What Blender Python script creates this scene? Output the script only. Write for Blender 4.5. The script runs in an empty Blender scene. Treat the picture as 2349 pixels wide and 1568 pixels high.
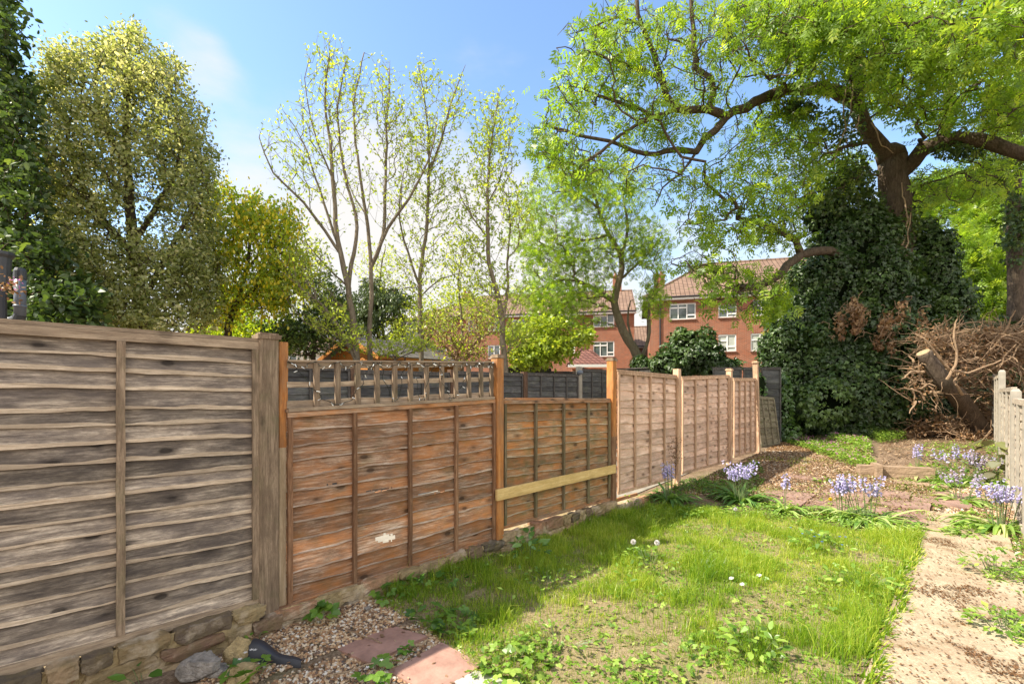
import bpy, math
import numpy as np
R = np.random.RandomState(7)
PI = math.pi
sc = bpy.context.scene
COL = sc.collection
F, CX, HY, HC = 1050.0, 1174.5, 900.0, 1.45      # focal length, principal column, horizon row, eye height

# ------------------------------------------------------------------ measuring
def P(x, y, Y):
    return np.array([(x - CX) * Y / F, Y, HC + (HY - y) * Y / F])
def sstep(a, b, x):
    t = np.clip((np.asarray(x, float) - a) / (b - a), 0, 1); return t * t * (3 - 2 * t)
def lattice(seed, n=64):
    return np.random.RandomState(seed).rand(n, n)
_L = [lattice(s) for s in range(8)]
def vnoise(x, y, s=0):
    L = _L[s % 8]; x = np.asarray(x, float); y = np.asarray(y, float)
    xi = np.floor(x).astype(int); yi = np.floor(y).astype(int); fx = x - xi; fy = y - yi
    fx = fx * fx * (3 - 2 * fx); fy = fy * fy * (3 - 2 * fy)
    a = L[xi % 64, yi % 64]; b = L[(xi + 1) % 64, yi % 64]; c = L[xi % 64, (yi + 1) % 64]; d = L[(xi + 1) % 64, (yi + 1) % 64]
    return (a * (1 - fx) + b * fx) * (1 - fy) + (c * (1 - fx) + d * fx) * fy
def fbm(x, y, s=0):
    return .5 * vnoise(x, y, s) + .3 * vnoise(2.1 * x, 2.1 * y, s + 1) + .2 * vnoise(4.3 * x, 4.3 * y, s + 2)
def gz(X, Y):
    X = np.asarray(X, float); Y = np.asarray(Y, float)
    z = .24 * sstep(4.8, 9.8, Y) + .01 * np.clip(Y - 10, 0, 30)
    near = (np.abs(X) < 20) & (Y < 30)
    z = z + np.where(near, .03 * (fbm(X * 1.1, Y * 1.1, 3) - .5), 0)
    v = (X - Y + 4.242) / 1.4142
    dn = (X - 6.5) * .343 + (Y - 8.3) * .939; ds = (X - 6.5) * .939 - (Y - 8.3) * .343
    z = z + .13 * sstep(0, .12, dn) * sstep(-.12, .06, ds)
    return z + np.where((v > -.2) & (v < .5) & (Y < 9.5), .03 * (1 - np.abs(v - .1)), 0)
def G(x, y):
    z = 0.
    for _ in range(12):
        Y = F * (HC - z) / (y - HY); X = (x - CX) * Y / F; z = float(gz(X, Y))
    return np.array([X, Y, z])
S2 = math.sqrt(.5)
def UV(u, v, z=0):      # u along the fence, v away from it towards the path
    # u=(X+Y)/sqrt2 , v=(X-Y+4.242)/sqrt2
    d = v / S2 - 4.242; s = u / S2
    return np.array([(s + d) / 2, (s - d) / 2, z])
def toUV(p):
    return (p[0] + p[1]) * S2, (p[0] - p[1] + 4.242) * S2
def onfence(x, off=4.242):     # the vertical plane X - Y = -off seen at column x
    r = (x - CX) / F; Y = off / (1 - r); return r * Y, Y

# ------------------------------------------------------------------ mesh building
class MB:
    def __init__(s): s.v = []; s.f = []; s.t = []; s.n = 0
    def add(s, v, f, tint=.5, mat=0):
        v = np.asarray(v, float).reshape(-1, 3); f = np.asarray(f, int)
        if f.ndim == 1: f = f[None]
        s.v.append(v); s.f.append((f + s.n, mat))
        t = np.full(len(v), tint, float) if np.isscalar(tint) else np.asarray(tint, float)
        s.t.append(t); s.n += len(v); return s
    def box(s, c, d, tint=.5, mat=0, rz=0, ry=0, jit=0):
        x, y, z = [k / 2 for k in d]
        v = np.array([[-x,-y,-z],[x,-y,-z],[x,y,-z],[-x,y,-z],[-x,-y,z],[x,-y,z],[x,y,z],[-x,y,z]])
        if jit: v = v + R.uniform(-jit, jit, v.shape)
        if ry: v = v @ np.array([[math.cos(ry),0,-math.sin(ry)],[0,1,0],[math.sin(ry),0,math.cos(ry)]])
        if rz: v = v @ np.array([[math.cos(rz),math.sin(rz),0],[-math.sin(rz),math.cos(rz),0],[0,0,1]])
        return s.add(v + np.array(c), [[0,3,2,1],[4,5,6,7],[0,1,5,4],[1,2,6,5],[2,3,7,6],[3,0,4,7]], tint, mat)
    def bar(s, a, b, w, h, tint=.5, mat=0):      # rectangular bar from a to b, w across, h in height
        a = np.asarray(a, float); b = np.asarray(b, float); d = b - a; d /= np.linalg.norm(d)
        up = np.array([0, 0, 1.]) if abs(d[2]) < .9 else np.array([0, -1., 0])
        n = np.cross(d, up); n /= np.linalg.norm(n); m = np.cross(n, d)
        v = [p + n * w / 2 * i + m * h / 2 * j for p in (a, b) for i, j in ((-1,-1),(1,-1),(1,1),(-1,1))]
        return s.add(v, [[0,1,2,3],[7,6,5,4],[0,4,5,1],[1,5,6,2],[2,6,7,3],[3,7,4,0]], tint, mat)
    def tube(s, pts, rad, n=6, tint=.5, mat=0, cap=True, rough=0):
        pts = np.asarray(pts, float); m = len(pts)
        rad = np.full(m, rad, float) if np.isscalar(rad) else np.asarray(rad, float)
        T = np.gradient(pts, axis=0); T /= np.linalg.norm(T, axis=1)[:, None] + 1e-9
        ref = np.array([0, 0, 1.]) if abs(T[0][2]) < .9 else np.array([1., 0, 0])
        N = np.zeros_like(pts); N[0] = np.cross(T[0], ref); N[0] /= np.linalg.norm(N[0])
        for i in range(1, m):
            q = N[i-1] - T[i] * (N[i-1] @ T[i]); N[i] = q / (np.linalg.norm(q) + 1e-9)
        B = np.cross(T, N); a = np.arange(n) * 2 * PI / n
        rr = rad[:, None] * (1 + (rough * R.uniform(-1, 1, (m, n)) if rough else 0))
        v = pts[:, None] + rr[..., None] * (np.cos(a)[None, :, None] * N[:, None] + np.sin(a)[None, :, None] * B[:, None])
        i = np.arange(m - 1)[:, None] * n; j = np.arange(n)[None]; k = (j + 1) % n
        q = np.stack([i + j, i + k, i + n + k, i + n + j], -1).reshape(-1, 4)
        s.add(v.reshape(-1, 3), q, tint, mat)
        if cap and rad[-1] > .006:
            s.f.append((np.arange(n)[None] + s.n - n, mat)); s.f.append((np.arange(n)[::-1][None] + s.n - n * m, mat))
        return s
    def grid(s, V, tint=.5, mat=0):      # V: (a,b,3)
        a, b = V.shape[:2]; i = np.arange(a - 1)[:, None] * b; j = np.arange(b - 1)[None]
        q = np.stack([i + j, i + j + 1, i + b + j + 1, i + b + j], -1).reshape(-1, 4)
        t = tint if np.isscalar(tint) else np.asarray(tint).reshape(-1)
        return s.add(V.reshape(-1, 3), q, t, mat)
    def build(s, name, mats, parent=None, smooth=False, label=None, cat=None, group=None, kind=None, loc=None):
        V = np.concatenate(s.v) if s.v else np.zeros((0, 3))
        if loc is not None: V = V - np.asarray(loc)
        me = bpy.data.meshes.new(name); me.vertices.add(len(V)); me.vertices.foreach_set('co', V.astype(np.float32).ravel())
        loops = np.concatenate([f.ravel() for f, _ in s.f]); tot = np.concatenate([np.full(len(f), f.shape[1]) for f, _ in s.f])
        mi = np.concatenate([np.full(len(f), m) for f, m in s.f])
        me.loops.add(len(loops)); me.loops.foreach_set('vertex_index', loops.astype(np.int32))
        me.polygons.add(len(tot)); me.polygons.foreach_set('loop_start', (np.cumsum(tot) - tot).astype(np.int32))
        me.polygons.foreach_set('material_index', mi.astype(np.int32))
        me.polygons.foreach_set('use_smooth', np.full(len(tot), smooth))
        me.update(calc_edges=True); me.validate()
        at = me.attributes.new('tint', 'FLOAT', 'POINT')
        tt = np.concatenate(s.t)
        if len(tt) == len(me.vertices): at.data.foreach_set('value', tt.astype(np.float32))
        for m in (mats if isinstance(mats, (list, tuple)) else [mats]): me.materials.append(m)
        o = bpy.data.objects.new(name, me); COL.objects.link(o)
        if loc is not None: o.location = loc
        if parent is not None: o.parent = parent
        tag(o, label, cat, group, kind); return o
def tag(o, label=None, cat=None, group=None, kind=None):
    for k, v in (('label', label), ('category', cat), ('group', group), ('kind', kind)):
        if v: o[k] = v
    return o
def thing(name, loc, label, cat, group=None, rz=0):
    o = bpy.data.objects.new(name, None); o.empty_display_size = .1; COL.objects.link(o)
    o.location = loc; o.rotation_euler = (0, 0, rz); return tag(o, label, cat, group)

# ------------------------------------------------------------------ materials
class NT:
    def __init__(s, name, rough=.85, spec=.2):
        s.m = bpy.data.materials.new(name); s.m.use_nodes = True; s.t = s.m.node_tree; s.N = s.t.nodes; s.L = s.t.links
        s.b = s.N['Principled BSDF']; s.b.inputs['Roughness'].default_value = rough; s.b.inputs['Specular IOR Level'].default_value = spec
    def n(s, typ, **kw):
        k = s.N.new(typ)
        for a, v in kw.items():
            if a[0] == '_': k.inputs[a[1:].replace('_', ' ')].default_value = v
            else: setattr(k, a, v)
        return k
    def l(s, a, b): s.L.new(a, b)
    def coord(s, scale=(1,1,1), kind='Object', rot=(0,0,0)):
        c = s.n('ShaderNodeTexCoord'); m = s.n('ShaderNodeMapping'); m.inputs['Scale'].default_value = scale; m.inputs['Rotation'].default_value = rot
        s.l(c.outputs[kind], m.inputs['Vector']); return m.outputs['Vector']
    def noise(s, vec, scale=5, detail=6, rough=.6, dist=0):
        k = s.n('ShaderNodeTexNoise', _Scale=scale, _Detail=detail, _Roughness=rough, _Distortion=dist); s.l(vec, k.inputs['Vector']); return k.outputs['Fac']
    def ramp(s, fac, stops, interp='LINEAR'):
        k = s.n('ShaderNodeValToRGB'); e = k.color_ramp; e.interpolation = interp
        while len(e.elements) < len(stops): e.elements.new(.5)
        for el, (p, c) in zip(e.elements, stops): el.position = p; el.color = (c, c, c, 1) if np.isscalar(c) else (*c, 1)
        s.l(fac, k.inputs['Fac']); return k.outputs['Color']
    def mix(s, fac, a, b, mode='MIX'):
        k = s.n('ShaderNodeMix', data_type='RGBA', blend_type=mode)
        for sock, v in ((k.inputs['Factor'], fac), (k.inputs['A'], a), (k.inputs['B'], b)):
            if hasattr(v, 'is_linked'): s.l(v, sock)
            elif np.isscalar(v): sock.default_value = v if sock.name == 'Factor' else (v, v, v, 1)
            else: sock.default_value = (*v, 1)
        return k.outputs['Result']
    def math(s, op, a, b=0., clamp=False):
        k = s.n('ShaderNodeMath', operation=op, use_clamp=clamp)
        for i, v in enumerate((a, b)):
            if hasattr(v, 'is_linked'): s.l(v, k.inputs[i])
            else: k.inputs[i].default_value = v
        return k.outputs[0]
    def attr(s): k = s.n('ShaderNodeAttribute', attribute_name='tint'); return k.outputs['Fac']
    def color(s, c): s.l(c, s.b.inputs['Base Color']); return s
    def bump(s, h, strength=.3, dist=.01):
        k = s.n('ShaderNodeBump', _Strength=strength, _Distance=dist); s.l(h, k.inputs['Height']); s.l(k.outputs['Normal'], s.b.inputs['Normal']); return s
def mono(name, c, rough=.7, var=.25, scale=8, bump=.2, spec=.25, bd=.004, metal=0):
    t = NT(name, rough, spec); v = t.coord(); f = t.noise(v, scale, 8, .65)
    c = np.array(c); t.color(t.ramp(f, [(.25, tuple(c * (1 - var))), (.75, tuple(c * (1 + var)))])); t.b.inputs['Metallic'].default_value = metal
    if bump: t.bump(t.noise(v, scale * 6, 6), bump, bd)
    return t.m
def wood(name, dark, mid, light, axis='x', stain=None, stain_amt=.5, green=0, knots=1., gs=34, bands=.35):
    t = NT(name, .82, .18); tc = t.n('ShaderNodeTexCoord'); tint = t.attr()
    off = t.n('ShaderNodeVectorMath', operation='ADD'); t.l(tc.outputs['Object'], off.inputs[0])
    cm = t.n('ShaderNodeCombineXYZ'); big = t.math('MULTIPLY', tint, 37.)
    for i in range(3): t.l(big, cm.inputs[i])
    t.l(cm.outputs[0], off.inputs[1])
    def mp(al, ac):
        m = t.n('ShaderNodeMapping'); m.inputs['Scale'].default_value = {'x': (al, ac, ac), 'z': (ac, ac, al)}[axis]
        t.l(off.outputs[0], m.inputs['Vector']); return m.outputs[0]
    grain = t.noise(mp(2.4, gs * 1.5), 1.6, 12, .80, .2); fine = t.noise(mp(16, 190), 1.5, 6, .8)
    blot = t.noise(mp(2.2, 9), 1.5, 8, .75, .4); blot2 = t.noise(mp(1.3, 4.), 2.3, 7, .72)
    c = t.ramp(grain, [(.38, dark), (.49, mid), (.60, light)]); c = t.mix(t.ramp(t.noise(mp(7, 70), 2., 6, .8), [(.46, 0.), (.66, .5)]), c, tuple(np.array(light) * .95))
    c = t.mix(t.ramp(blot, [(.44, 0.), (.56, .7)]), c, t.ramp(fine, [(.35, tuple(np.array(dark) * .8)), (.65, tuple(np.array(mid) * .92))]))
    if stain is not None: c = t.mix(t.ramp(blot2, [(.5 - stain_amt * .28, 0.), (.72 - stain_amt * .2, .85)]), c, t.mix(t.ramp(grain, [(.3, .0), (.7, 1.)]), tuple(np.array(stain) * .62), tuple(np.array(stain) * 1.2)))
    if green: c = t.mix(t.math('MULTIPLY', t.ramp(t.noise(mp(2, 3), 2.7, 5), [(.5, 0.), (.68, 1.)]), green), c, (.12, .13, .055))
    if knots:      # knots: small dark ovals
        vo = t.n('ShaderNodeTexVoronoi', feature='F1', _Scale=1.0, _Randomness=1.); m = mp(4.6, 9.5); t.l(m, vo.inputs['Vector'])
        kf = t.ramp(vo.outputs['Distance'], [(.11, 1.), (.17, .45), (.34, 0.)]); c = t.mix(t.math('MULTIPLY', kf, .8 * knots), c, tuple(np.array(dark) * .35))
    tv = t.math('ADD', t.math('MULTIPLY', tint, bands * 2), 1 - bands)
    c = t.mix(1., c, t.n('ShaderNodeCombineColor').outputs[0] if False else _grey(t, tv), 'MULTIPLY')
    t.color(c); t.bump(t.math('ADD', t.math('MULTIPLY', grain, .7), t.math('MULTIPLY', fine, .4)), .55, .004)
    return t.m
def _grey(t, v):
    k = t.n('ShaderNodeCombineColor')
    for i in range(3): t.l(v, k.inputs[i])
    return k.outputs[0]
def leafmat(name, a, b, c=None, trans=.45, gloss=.08, tr_gain=(1.7, 1.6, .9), rough=.4):
    t = NT(name); t.N.remove(t.b); out = t.N['Material Output']; tint = t.attr()
    stops = [(0, a), (1, b)] if c is None else [(0, a), (.6, b), (1, c)]
    col = t.ramp(tint, stops); D = t.n('ShaderNodeBsdfDiffuse'); T = t.n('ShaderNodeBsdfTranslucent'); Gl = t.n('ShaderNodeBsdfGlossy', _Roughness=rough)
    t.l(col, D.inputs[0]); t.l(t.mix(1., col, tuple(tr_gain), 'MULTIPLY'), T.inputs[0])
    m1 = t.n('ShaderNodeMixShader', _Fac=trans); t.l(D.outputs[0], m1.inputs[1]); t.l(T.outputs[0], m1.inputs[2])
    m2 = t.n('ShaderNodeMixShader', _Fac=gloss); t.l(m1.outputs[0], m2.inputs[1]); t.l(Gl.outputs[0], m2.inputs[2]); t.l(m2.outputs[0], out.inputs[0])
    return t.m
def barkmat(name, a, b, s=1.):
    t = NT(name, .95, .1); v = t.coord((9 * s, 9 * s, 2.2 * s)); f = t.noise(v, 2.2, 8, .7, 1.); g = t.noise(t.coord(), 1.7, 5)
    c = t.ramp(f, [(.3, a), (.7, b)]); c = t.mix(t.ramp(g, [(.5, 0.), (.75, .5)]), c, tuple(np.array(a) * .8 + np.array([.01, .02, 0])))
    t.color(c); t.bump(f, .9, .03); return t.m

M = {}
M['wood_grey'] = wood('weathered grey wood', (.06, .047, .04), (.31, .25, .19), (.68, .57, .44), stain=(.115, .095, .085), stain_amt=.45, bands=.45, gs=20, knots=1.1)
M['wood_grey_rail'] = wood('weathered rail wood', (.18, .13, .09), (.36, .27, .185), (.52, .41, .29), knots=.7, bands=.2)
M['wood_grey_z'] = wood('weathered post wood', (.11, .08, .055), (.25, .18, .12), (.38, .29, .20), axis='z', green=.35, bands=.2, knots=.6)
M['wood_orange'] = wood('orange stained boards', (.105, .058, .034), (.31, .185, .115), (.60, .45, .33), stain=(.50, .20, .065), stain_amt=.36, green=.25, bands=.4)
M['wood_orange_batten'] = wood('brown batten wood', (.10, .05, .03), (.24, .125, .065), (.36, .22, .13), axis='z', bands=.2, knots=.4)
M['wood_rail_br'] = wood('brown rail wood', (.17, .10, .06), (.33, .21, .13), (.50, .37, .26), stain=(.5, .2, .06), stain_amt=.3, bands=.2)
M['wood_olive'] = wood('mossy orange boards', (.12, .078, .042), (.31, .195, .105), (.48, .36, .23), stain=(.46, .18, .05), stain_amt=.42, green=.6, bands=.3)
M['wood_olive_batten'] = wood('mossy batten wood', (.10, .075, .04), (.20, .15, .085), (.32, .25, .16), axis='z', green=.5, bands=.2, knots=.4)
M['wood_peach'] = wood('pale larch boards', (.46, .27, .18), (.74, .49, .35), (.86, .66, .52), stain=(.50, .36, .26), stain_amt=.2, bands=.2)
M['wood_peach_z'] = wood('pale batten wood', (.34, .20, .12), (.56, .36, .23), (.72, .52, .36), axis='z', bands=.15, knots=.4)
M['post_orange'] = wood('orange stained post', (.27, .10, .03), (.47, .185, .05), (.58, .28, .10), axis='z', stain=(.30, .17, .09), stain_amt=.25, bands=.15, knots=.7, gs=30)
M['post_pale'] = wood('pale post wood', (.32, .24, .15), (.48, .37, .24), (.58, .47, .33), axis='z', bands=.1, knots=.3)
M['yellow'] = wood('new yellow timber', (.55, .36, .13), (.70, .48, .19), (.78, .58, .28), bands=.1, knots=.6, gs=25)
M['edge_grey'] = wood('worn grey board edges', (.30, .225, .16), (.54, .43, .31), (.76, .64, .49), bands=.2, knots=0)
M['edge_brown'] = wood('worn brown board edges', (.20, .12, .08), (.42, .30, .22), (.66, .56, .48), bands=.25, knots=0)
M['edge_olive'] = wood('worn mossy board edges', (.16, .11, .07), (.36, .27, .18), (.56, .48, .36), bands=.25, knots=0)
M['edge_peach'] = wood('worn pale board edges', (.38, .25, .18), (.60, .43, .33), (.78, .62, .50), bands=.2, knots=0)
M['fence_dark'] = wood('charcoal stained boards', (.035, .036, .038), (.075, .077, .08), (.15, .15, .145), bands=.25, knots=.3, green=.2)
M['fence_dark_z'] = wood('charcoal battens', (.04, .038, .036), (.085, .08, .075), (.14, .13, .12), axis='z', bands=.2, knots=.3)
M['brown_post'] = wood('dark brown post', (.06, .035, .022), (.11, .066, .042), (.16, .10, .07), axis='z', bands=.1, knots=.3)
M['wood_olivegrey'] = wood('old green grey panel', (.12, .10, .07), (.25, .215, .15), (.36, .32, .23), green=.6, bands=.2)
M['wood_white'] = wood('bleached sunlit boards', (.34, .27, .20), (.50, .42, .33), (.64, .57, .47), bands=.15, knots=.4)
M['shed'] = wood('orange shed cladding', (.26, .10, .025), (.38, .155, .035), (.46, .21, .06), bands=.15, knots=.3)
M['concrete'] = mono('concrete post', (.30, .275, .23), .9, .25, 9, .5)
M['felt'] = mono('grey roofing felt', (.12, .11, .10), .9, .35, 4, .5)
M['plastic_dark'] = mono('dark grey plastic', (.045, .05, .055), .45, .15, 5, .1, .5)
M['plastic_grey'] = mono('slate grey plastic pipe', (.12, .14, .17), .4, .12, 5, .05, .5)
M['slab'] = mono('pink paving slab', (.34, .20, .155), .9, .4, 7, .6)
M['slab_far'] = mono('brown red paving slab', (.27, .175, .14), .9, .38, 5, .5)
M['slab_next'] = mono('old concrete paving', (.26, .24, .20), .9, .3, 5, .4)
M['slab_pale'] = mono('pale grey slab', (.42, .40, .35), .9, .25, 6, .5)
M['stone_tan'] = mono('tan stone', (.52, .39, .20), .9, .5, 22, 1., bd=.02)
M['stone_grey'] = mono('grey flint', (.30, .27, .24), .8, .8, 16, 1., bd=.02)
M['black_sheet'] = mono('black membrane', (.03, .032, .04), .45, .2, 6, .2, .4)
M['white'] = mono('white window plastic', (.78, .78, .76), .35, .04, 4, 0, .5)
M['render_wall'] = mono('cream render', (.62, .60, .54), .9, .1, 3, .2)
M['wire'] = mono('green cable', (.02, .025, .02), .5, .1, 5, 0)
M['bulb'] = mono('clear bulb sleeve', (.75, .76, .72), .2, .05, 5, 0, .6)
M['metal'] = mono('black metal', (.02, .02, .02), .5, .1, 5, 0)
M['drain'] = mono('black drainpipe', (.03, .03, .035), .4, .1, 5, 0, .4)
M['dead_leaf'] = leafmat('dead leaves', (.10, .05, .022), (.26, .145, .07), (.40, .26, .14), .2, .03)
M['litter'] = leafmat('leaf litter', (.11, .065, .035), (.27, .17, .10), (.48, .36, .24), .15, .03)
M['ash'] = leafmat('bright ash leaves', (.095, .18, .02), (.20, .32, .03), (.36, .46, .06), .52, .03, (2.0, 1.85, .8))
M['young'] = leafmat('young yellow green leaves', (.19, .27, .03), (.33, .41, .05), (.48, .52, .09), .5, .04, (2., 1.9, .9))
M['olive'] = leafmat('olive variegated leaves', (.11, .15, .035), (.31, .34, .14), (.68, .66, .42), .5, .04, (2., 1.9, 1.), rough=.4)
M['darkgreen'] = leafmat('deep green leaves', (.03, .06, .016), (.075, .13, .028), (.17, .24, .05), .35, .045)
M['ivy'] = leafmat('ivy leaves', (.018, .042, .008), (.048, .095, .018), (.16, .25, .06), .25, .06, rough=.4)
M['ivy_bright'] = leafmat('young ivy leaves', (.05, .11, .02), (.10, .20, .03), (.18, .28, .05), .4, .1)
M['labur'] = leafmat('laburnum leaves', (.14, .22, .02), (.27, .37, .03), (.42, .48, .05), .55, .04, (2.1, 1.9, .8))
M['yellow_fl'] = leafmat('yellow blossom', (.62, .54, .02), (.80, .68, .03), (.88, .78, .10), .45, .03, (1.1, 1., .7))
M['conifer'] = leafmat('drooping conifer needles', (.05, .075, .03), (.10, .15, .05), (.17, .22, .08), .3, .05)
M['grass'] = leafmat('grass blades', (.08, .18, .012), (.25, .38, .025), (.54, .57, .11), .5, .03)
M['straw'] = leafmat('dry grass', (.25, .19, .09), (.42, .34, .18), (.52, .44, .26), .3, .03)
M['weed'] = leafmat('weed leaves', (.09, .18, .02), (.20, .34, .04), (.38, .50, .10), .4, .04)
M['strawb'] = leafmat('strawberry leaves', (.05, .13, .018), (.11, .23, .03), (.22, .36, .05), .4, .04)
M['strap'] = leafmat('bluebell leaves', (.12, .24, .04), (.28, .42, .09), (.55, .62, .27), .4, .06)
M['strap_dark'] = leafmat('shaded bluebell leaves', (.06, .15, .03), (.12, .25, .05), (.22, .36, .09), .35, .06)  # darker copy of the bluebell leaves, shade put into the colour
M['stem'] = leafmat('flower stems', (.14, .20, .08), (.22, .28, .12), None, .3, .05)
M['bluebell'] = leafmat('bluebell flowers', (.42, .38, .64), (.56, .52, .76), (.74, .70, .86), .35, .03, (1.1, 1.1, 1.1))
M['bluebell_old'] = leafmat('faded bluebell flowers', (.42, .33, .36), (.48, .46, .66), (.60, .50, .52), .35, .03, (1.1, 1.1, 1.1))
M['pink'] = leafmat('pink flowers', (.60, .15, .45), (.72, .25, .55), None, .3, .02, (1.1, 1.1, 1.1))
M['blue'] = leafmat('blue flowers', (.05, .16, .62), (.12, .28, .75), None, .3, .02, (1.1, 1.1, 1.1))
M['white_pet'] = leafmat('white petals', (.70, .68, .64), (.82, .80, .78), None, .3, .02, (1., 1., 1.))
M['copper_leaf'] = leafmat('bronze green broad leaves', (.09, .08, .04), (.14, .14, .06), (.22, .24, .08), .3, .12)
M['bark_ash'] = barkmat('rough ash bark', (.045, .034, .026), (.165, .125, .09))
M['bark_grey'] = barkmat('smooth grey bark', (.12, .095, .07), (.28, .235, .17))
M['bark_log'] = barkmat('dead log bark', (.05, .038, .03), (.17, .13, .10), 1.5)
M['bark_dark'] = barkmat('dark bark', (.05, .038, .028), (.13, .10, .07))
M['deadwood'] = barkmat('dead brushwood', (.20, .125, .08), (.46, .33, .215), 2)
M['deadwood_pale'] = barkmat('pale dead wood', (.32, .22, .14), (.56, .42, .28), 2)
M['cutwood'] = mono('sawn end', (.36, .26, .16), .9, .2, 6, .2)
M['core'] = mono('painted deep shade', (.012, .018, .008), 1, .4, 6, 0, 0)  # near-black filler, puts the shade between ivy leaves into colour

def brick(name, c1, c2, mortar, w=.225, h=.075, ms=.01):
    t = NT(name, .9, .1); tc = t.n('ShaderNodeTexCoord'); sp = t.n('ShaderNodeSeparateXYZ'); t.l(tc.outputs['Object'], sp.inputs[0])
    cb = t.n('ShaderNodeCombineXYZ'); t.l(t.math('ADD', sp.outputs[0], sp.outputs[1]), cb.inputs[0]); t.l(sp.outputs[2], cb.inputs[1])
    b = t.n('ShaderNodeTexBrick', offset=.5); b.inputs['Color1'].default_value = (*c1, 1); b.inputs['Color2'].default_value = (*c2, 1); b.inputs['Mortar'].default_value = (*mortar, 1)
    b.inputs['Scale'].default_value = 1; b.inputs['Mortar Size'].default_value = ms; b.inputs['Brick Width'].default_value = w; b.inputs['Row Height'].default_value = h; b.inputs['Bias'].default_value = -.1
    t.l(cb.outputs[0], b.inputs['Vector'])
    c = t.mix(t.ramp(t.noise(t.coord(), 1.3, 6), [(.3, 0.), (.8, .45)]), b.outputs['Color'], tuple(np.array(c1) * .62)); t.color(c)
    t.bump(t.math('SUBTRACT', 1., b.outputs['Fac']), .5, .01); return t.m
M['brick'] = brick('red brickwork', (.31, .082, .034), (.15, .042, .024), (.34, .23, .165), ms=.015)
M['brick_brown'] = brick('brown brickwork', (.30, .17, .12), (.24, .13, .10), (.3, .24, .2))
def tiles(name, a, b, w=.30, h=.30, both=0):
    t = NT(name, .85, .15); tc = t.n('ShaderNodeTexCoord'); sp = t.n('ShaderNodeSeparateXYZ'); t.l(tc.outputs['Object'], sp.inputs[0])
    cb = t.n('ShaderNodeCombineXYZ'); t.l(t.math('ADD', sp.outputs[0], t.math('MULTIPLY', sp.outputs[1], both)), cb.inputs[0]); t.l(t.math('MULTIPLY', sp.outputs[2], 1.75), cb.inputs[1])
    b_ = t.n('ShaderNodeTexBrick', offset=0.); b_.inputs['Color1'].default_value = (*a, 1); b_.inputs['Color2'].default_value = (*b, 1); b_.inputs['Mortar'].default_value = (*(np.array(a) * .3), 1)
    b_.inputs['Scale'].default_value = 1; b_.inputs['Mortar Size'].default_value = .03; b_.inputs['Mortar Smooth'].default_value = .8; b_.inputs['Brick Width'].default_value = w; b_.inputs['Row Height'].default_value = h
    t.l(cb.outputs[0], b_.inputs['Vector'])
    c = t.mix(t.ramp(t.noise(t.coord(), .8, 7), [(.35, 0.), (.75, .5)]), b_.outputs['Color'], tuple(np.array(b) * .6)); t.color(c)
    t.bump(t.math('SUBTRACT', 1., b_.outputs['Fac']), .8, .04); return t.m
M['tile'] = tiles('brown pantiles', (.27, .18, .13), (.20, .13, .095))
M['tile_red'] = tiles('dark red pantiles', (.27, .13, .10), (.21, .10, .085), .22, .2, 1)
def glassmat():
    t = NT('window glass', .06, .9); v = t.coord(); t.color(t.ramp(t.noise(v, .9, 3), [(.35, (.035, .05, .055)), (.7, (.16, .19, .19))])); return t.m
M['glass'] = glassmat()
M['curtain'] = mono('net curtain behind glass', (.40, .43, .38), .3, .15, 5, 0, .8)

# ------------------------------------------------------------------ scattering leaves
def unit(n): v = R.normal(size=(n, 3)); return v / np.linalg.norm(v, axis=1)[:, None]
def norm(v): return v / (np.linalg.norm(v, axis=1)[:, None] + 1e-9)
LEAF = (np.array([[0,0,0],[.45,-.26,.05],[1,0,-.06],[.45,.26,.05]]), np.array([[0,1,2,3]]))
OVAL = (np.array([[0,0,0],[.25,-.24,.04],[.65,-.24,.02],[1,0,-.08],[.65,.24,.02],[.25,.24,.04]]), np.array([[0,1,2,3,4,5]]))
IVY = (np.array([[0,0,0],[-.05,-.35,.0],[.35,-.42,-.02],[.45,-.2,.03],[1,0,-.1],[.45,.2,.03],[.35,.42,-.02],[-.05,.35,0]]), np.array([[0,1,2,3],[0,3,4,5],[0,5,6,7]]))
def spray(nl=7, ll=.42, w=.15):
    V = []; Fc = []
    for i in range(nl):
        t = .25 + .75 * ((i + 1) // 2) / ((nl) // 2); s = 0 if i == 0 else (1 if i % 2 else -1)
        if i == 0: t = 1.0
        a = .95 * s; d = np.array([math.cos(a), math.sin(a), -.22 * abs(s)]); p = np.array([-.0, .0, -.1 * (1 - t)]); c = np.array([-math.sin(a), math.cos(a), 0])
        o = np.array([t - .25, 0, 0.0]) + p; k = len(V); V += [o, o + d * ll * .45 - c * w / 2, o + d * ll, o + d * ll * .45 + c * w / 2]; Fc.append([k, k+1, k+2, k+3])
    return np.array(V), np.array(Fc)
ASH = spray()
TRI = (lambda q: (np.concatenate([q[0] @ np.array([[math.cos(a), math.sin(a), 0], [-math.sin(a), math.cos(a), 0], [0, 0, 1]]) for a in (-1.25, 0, 1.25)]), np.concatenate([q[1] + 6 * i for i in range(3)])))((OVAL[0] * np.array([1, 1.35, 1]), OVAL[1]))
def scatter(mb, tpl, Pn, d, n, size, tint, mat=0):
    V, Fc = tpl; d = norm(d); s = norm(np.cross(n, d)); n = np.cross(d, s); k = len(Pn)
    size = np.broadcast_to(size, (k,))
    W = Pn[:, None] + size[:, None, None] * (V[None, :, 0:1] * d[:, None] + V[None, :, 1:2] * s[:, None] + V[None, :, 2:3] * n[:, None])
    Fa = (Fc[None] + (np.arange(k) * len(V))[:, None, None]).reshape(-1, Fc.shape[1])
    mb.add(W.reshape(-1, 3), Fa, np.repeat(np.clip(tint, 0, 1), len(V)), mat)

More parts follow.
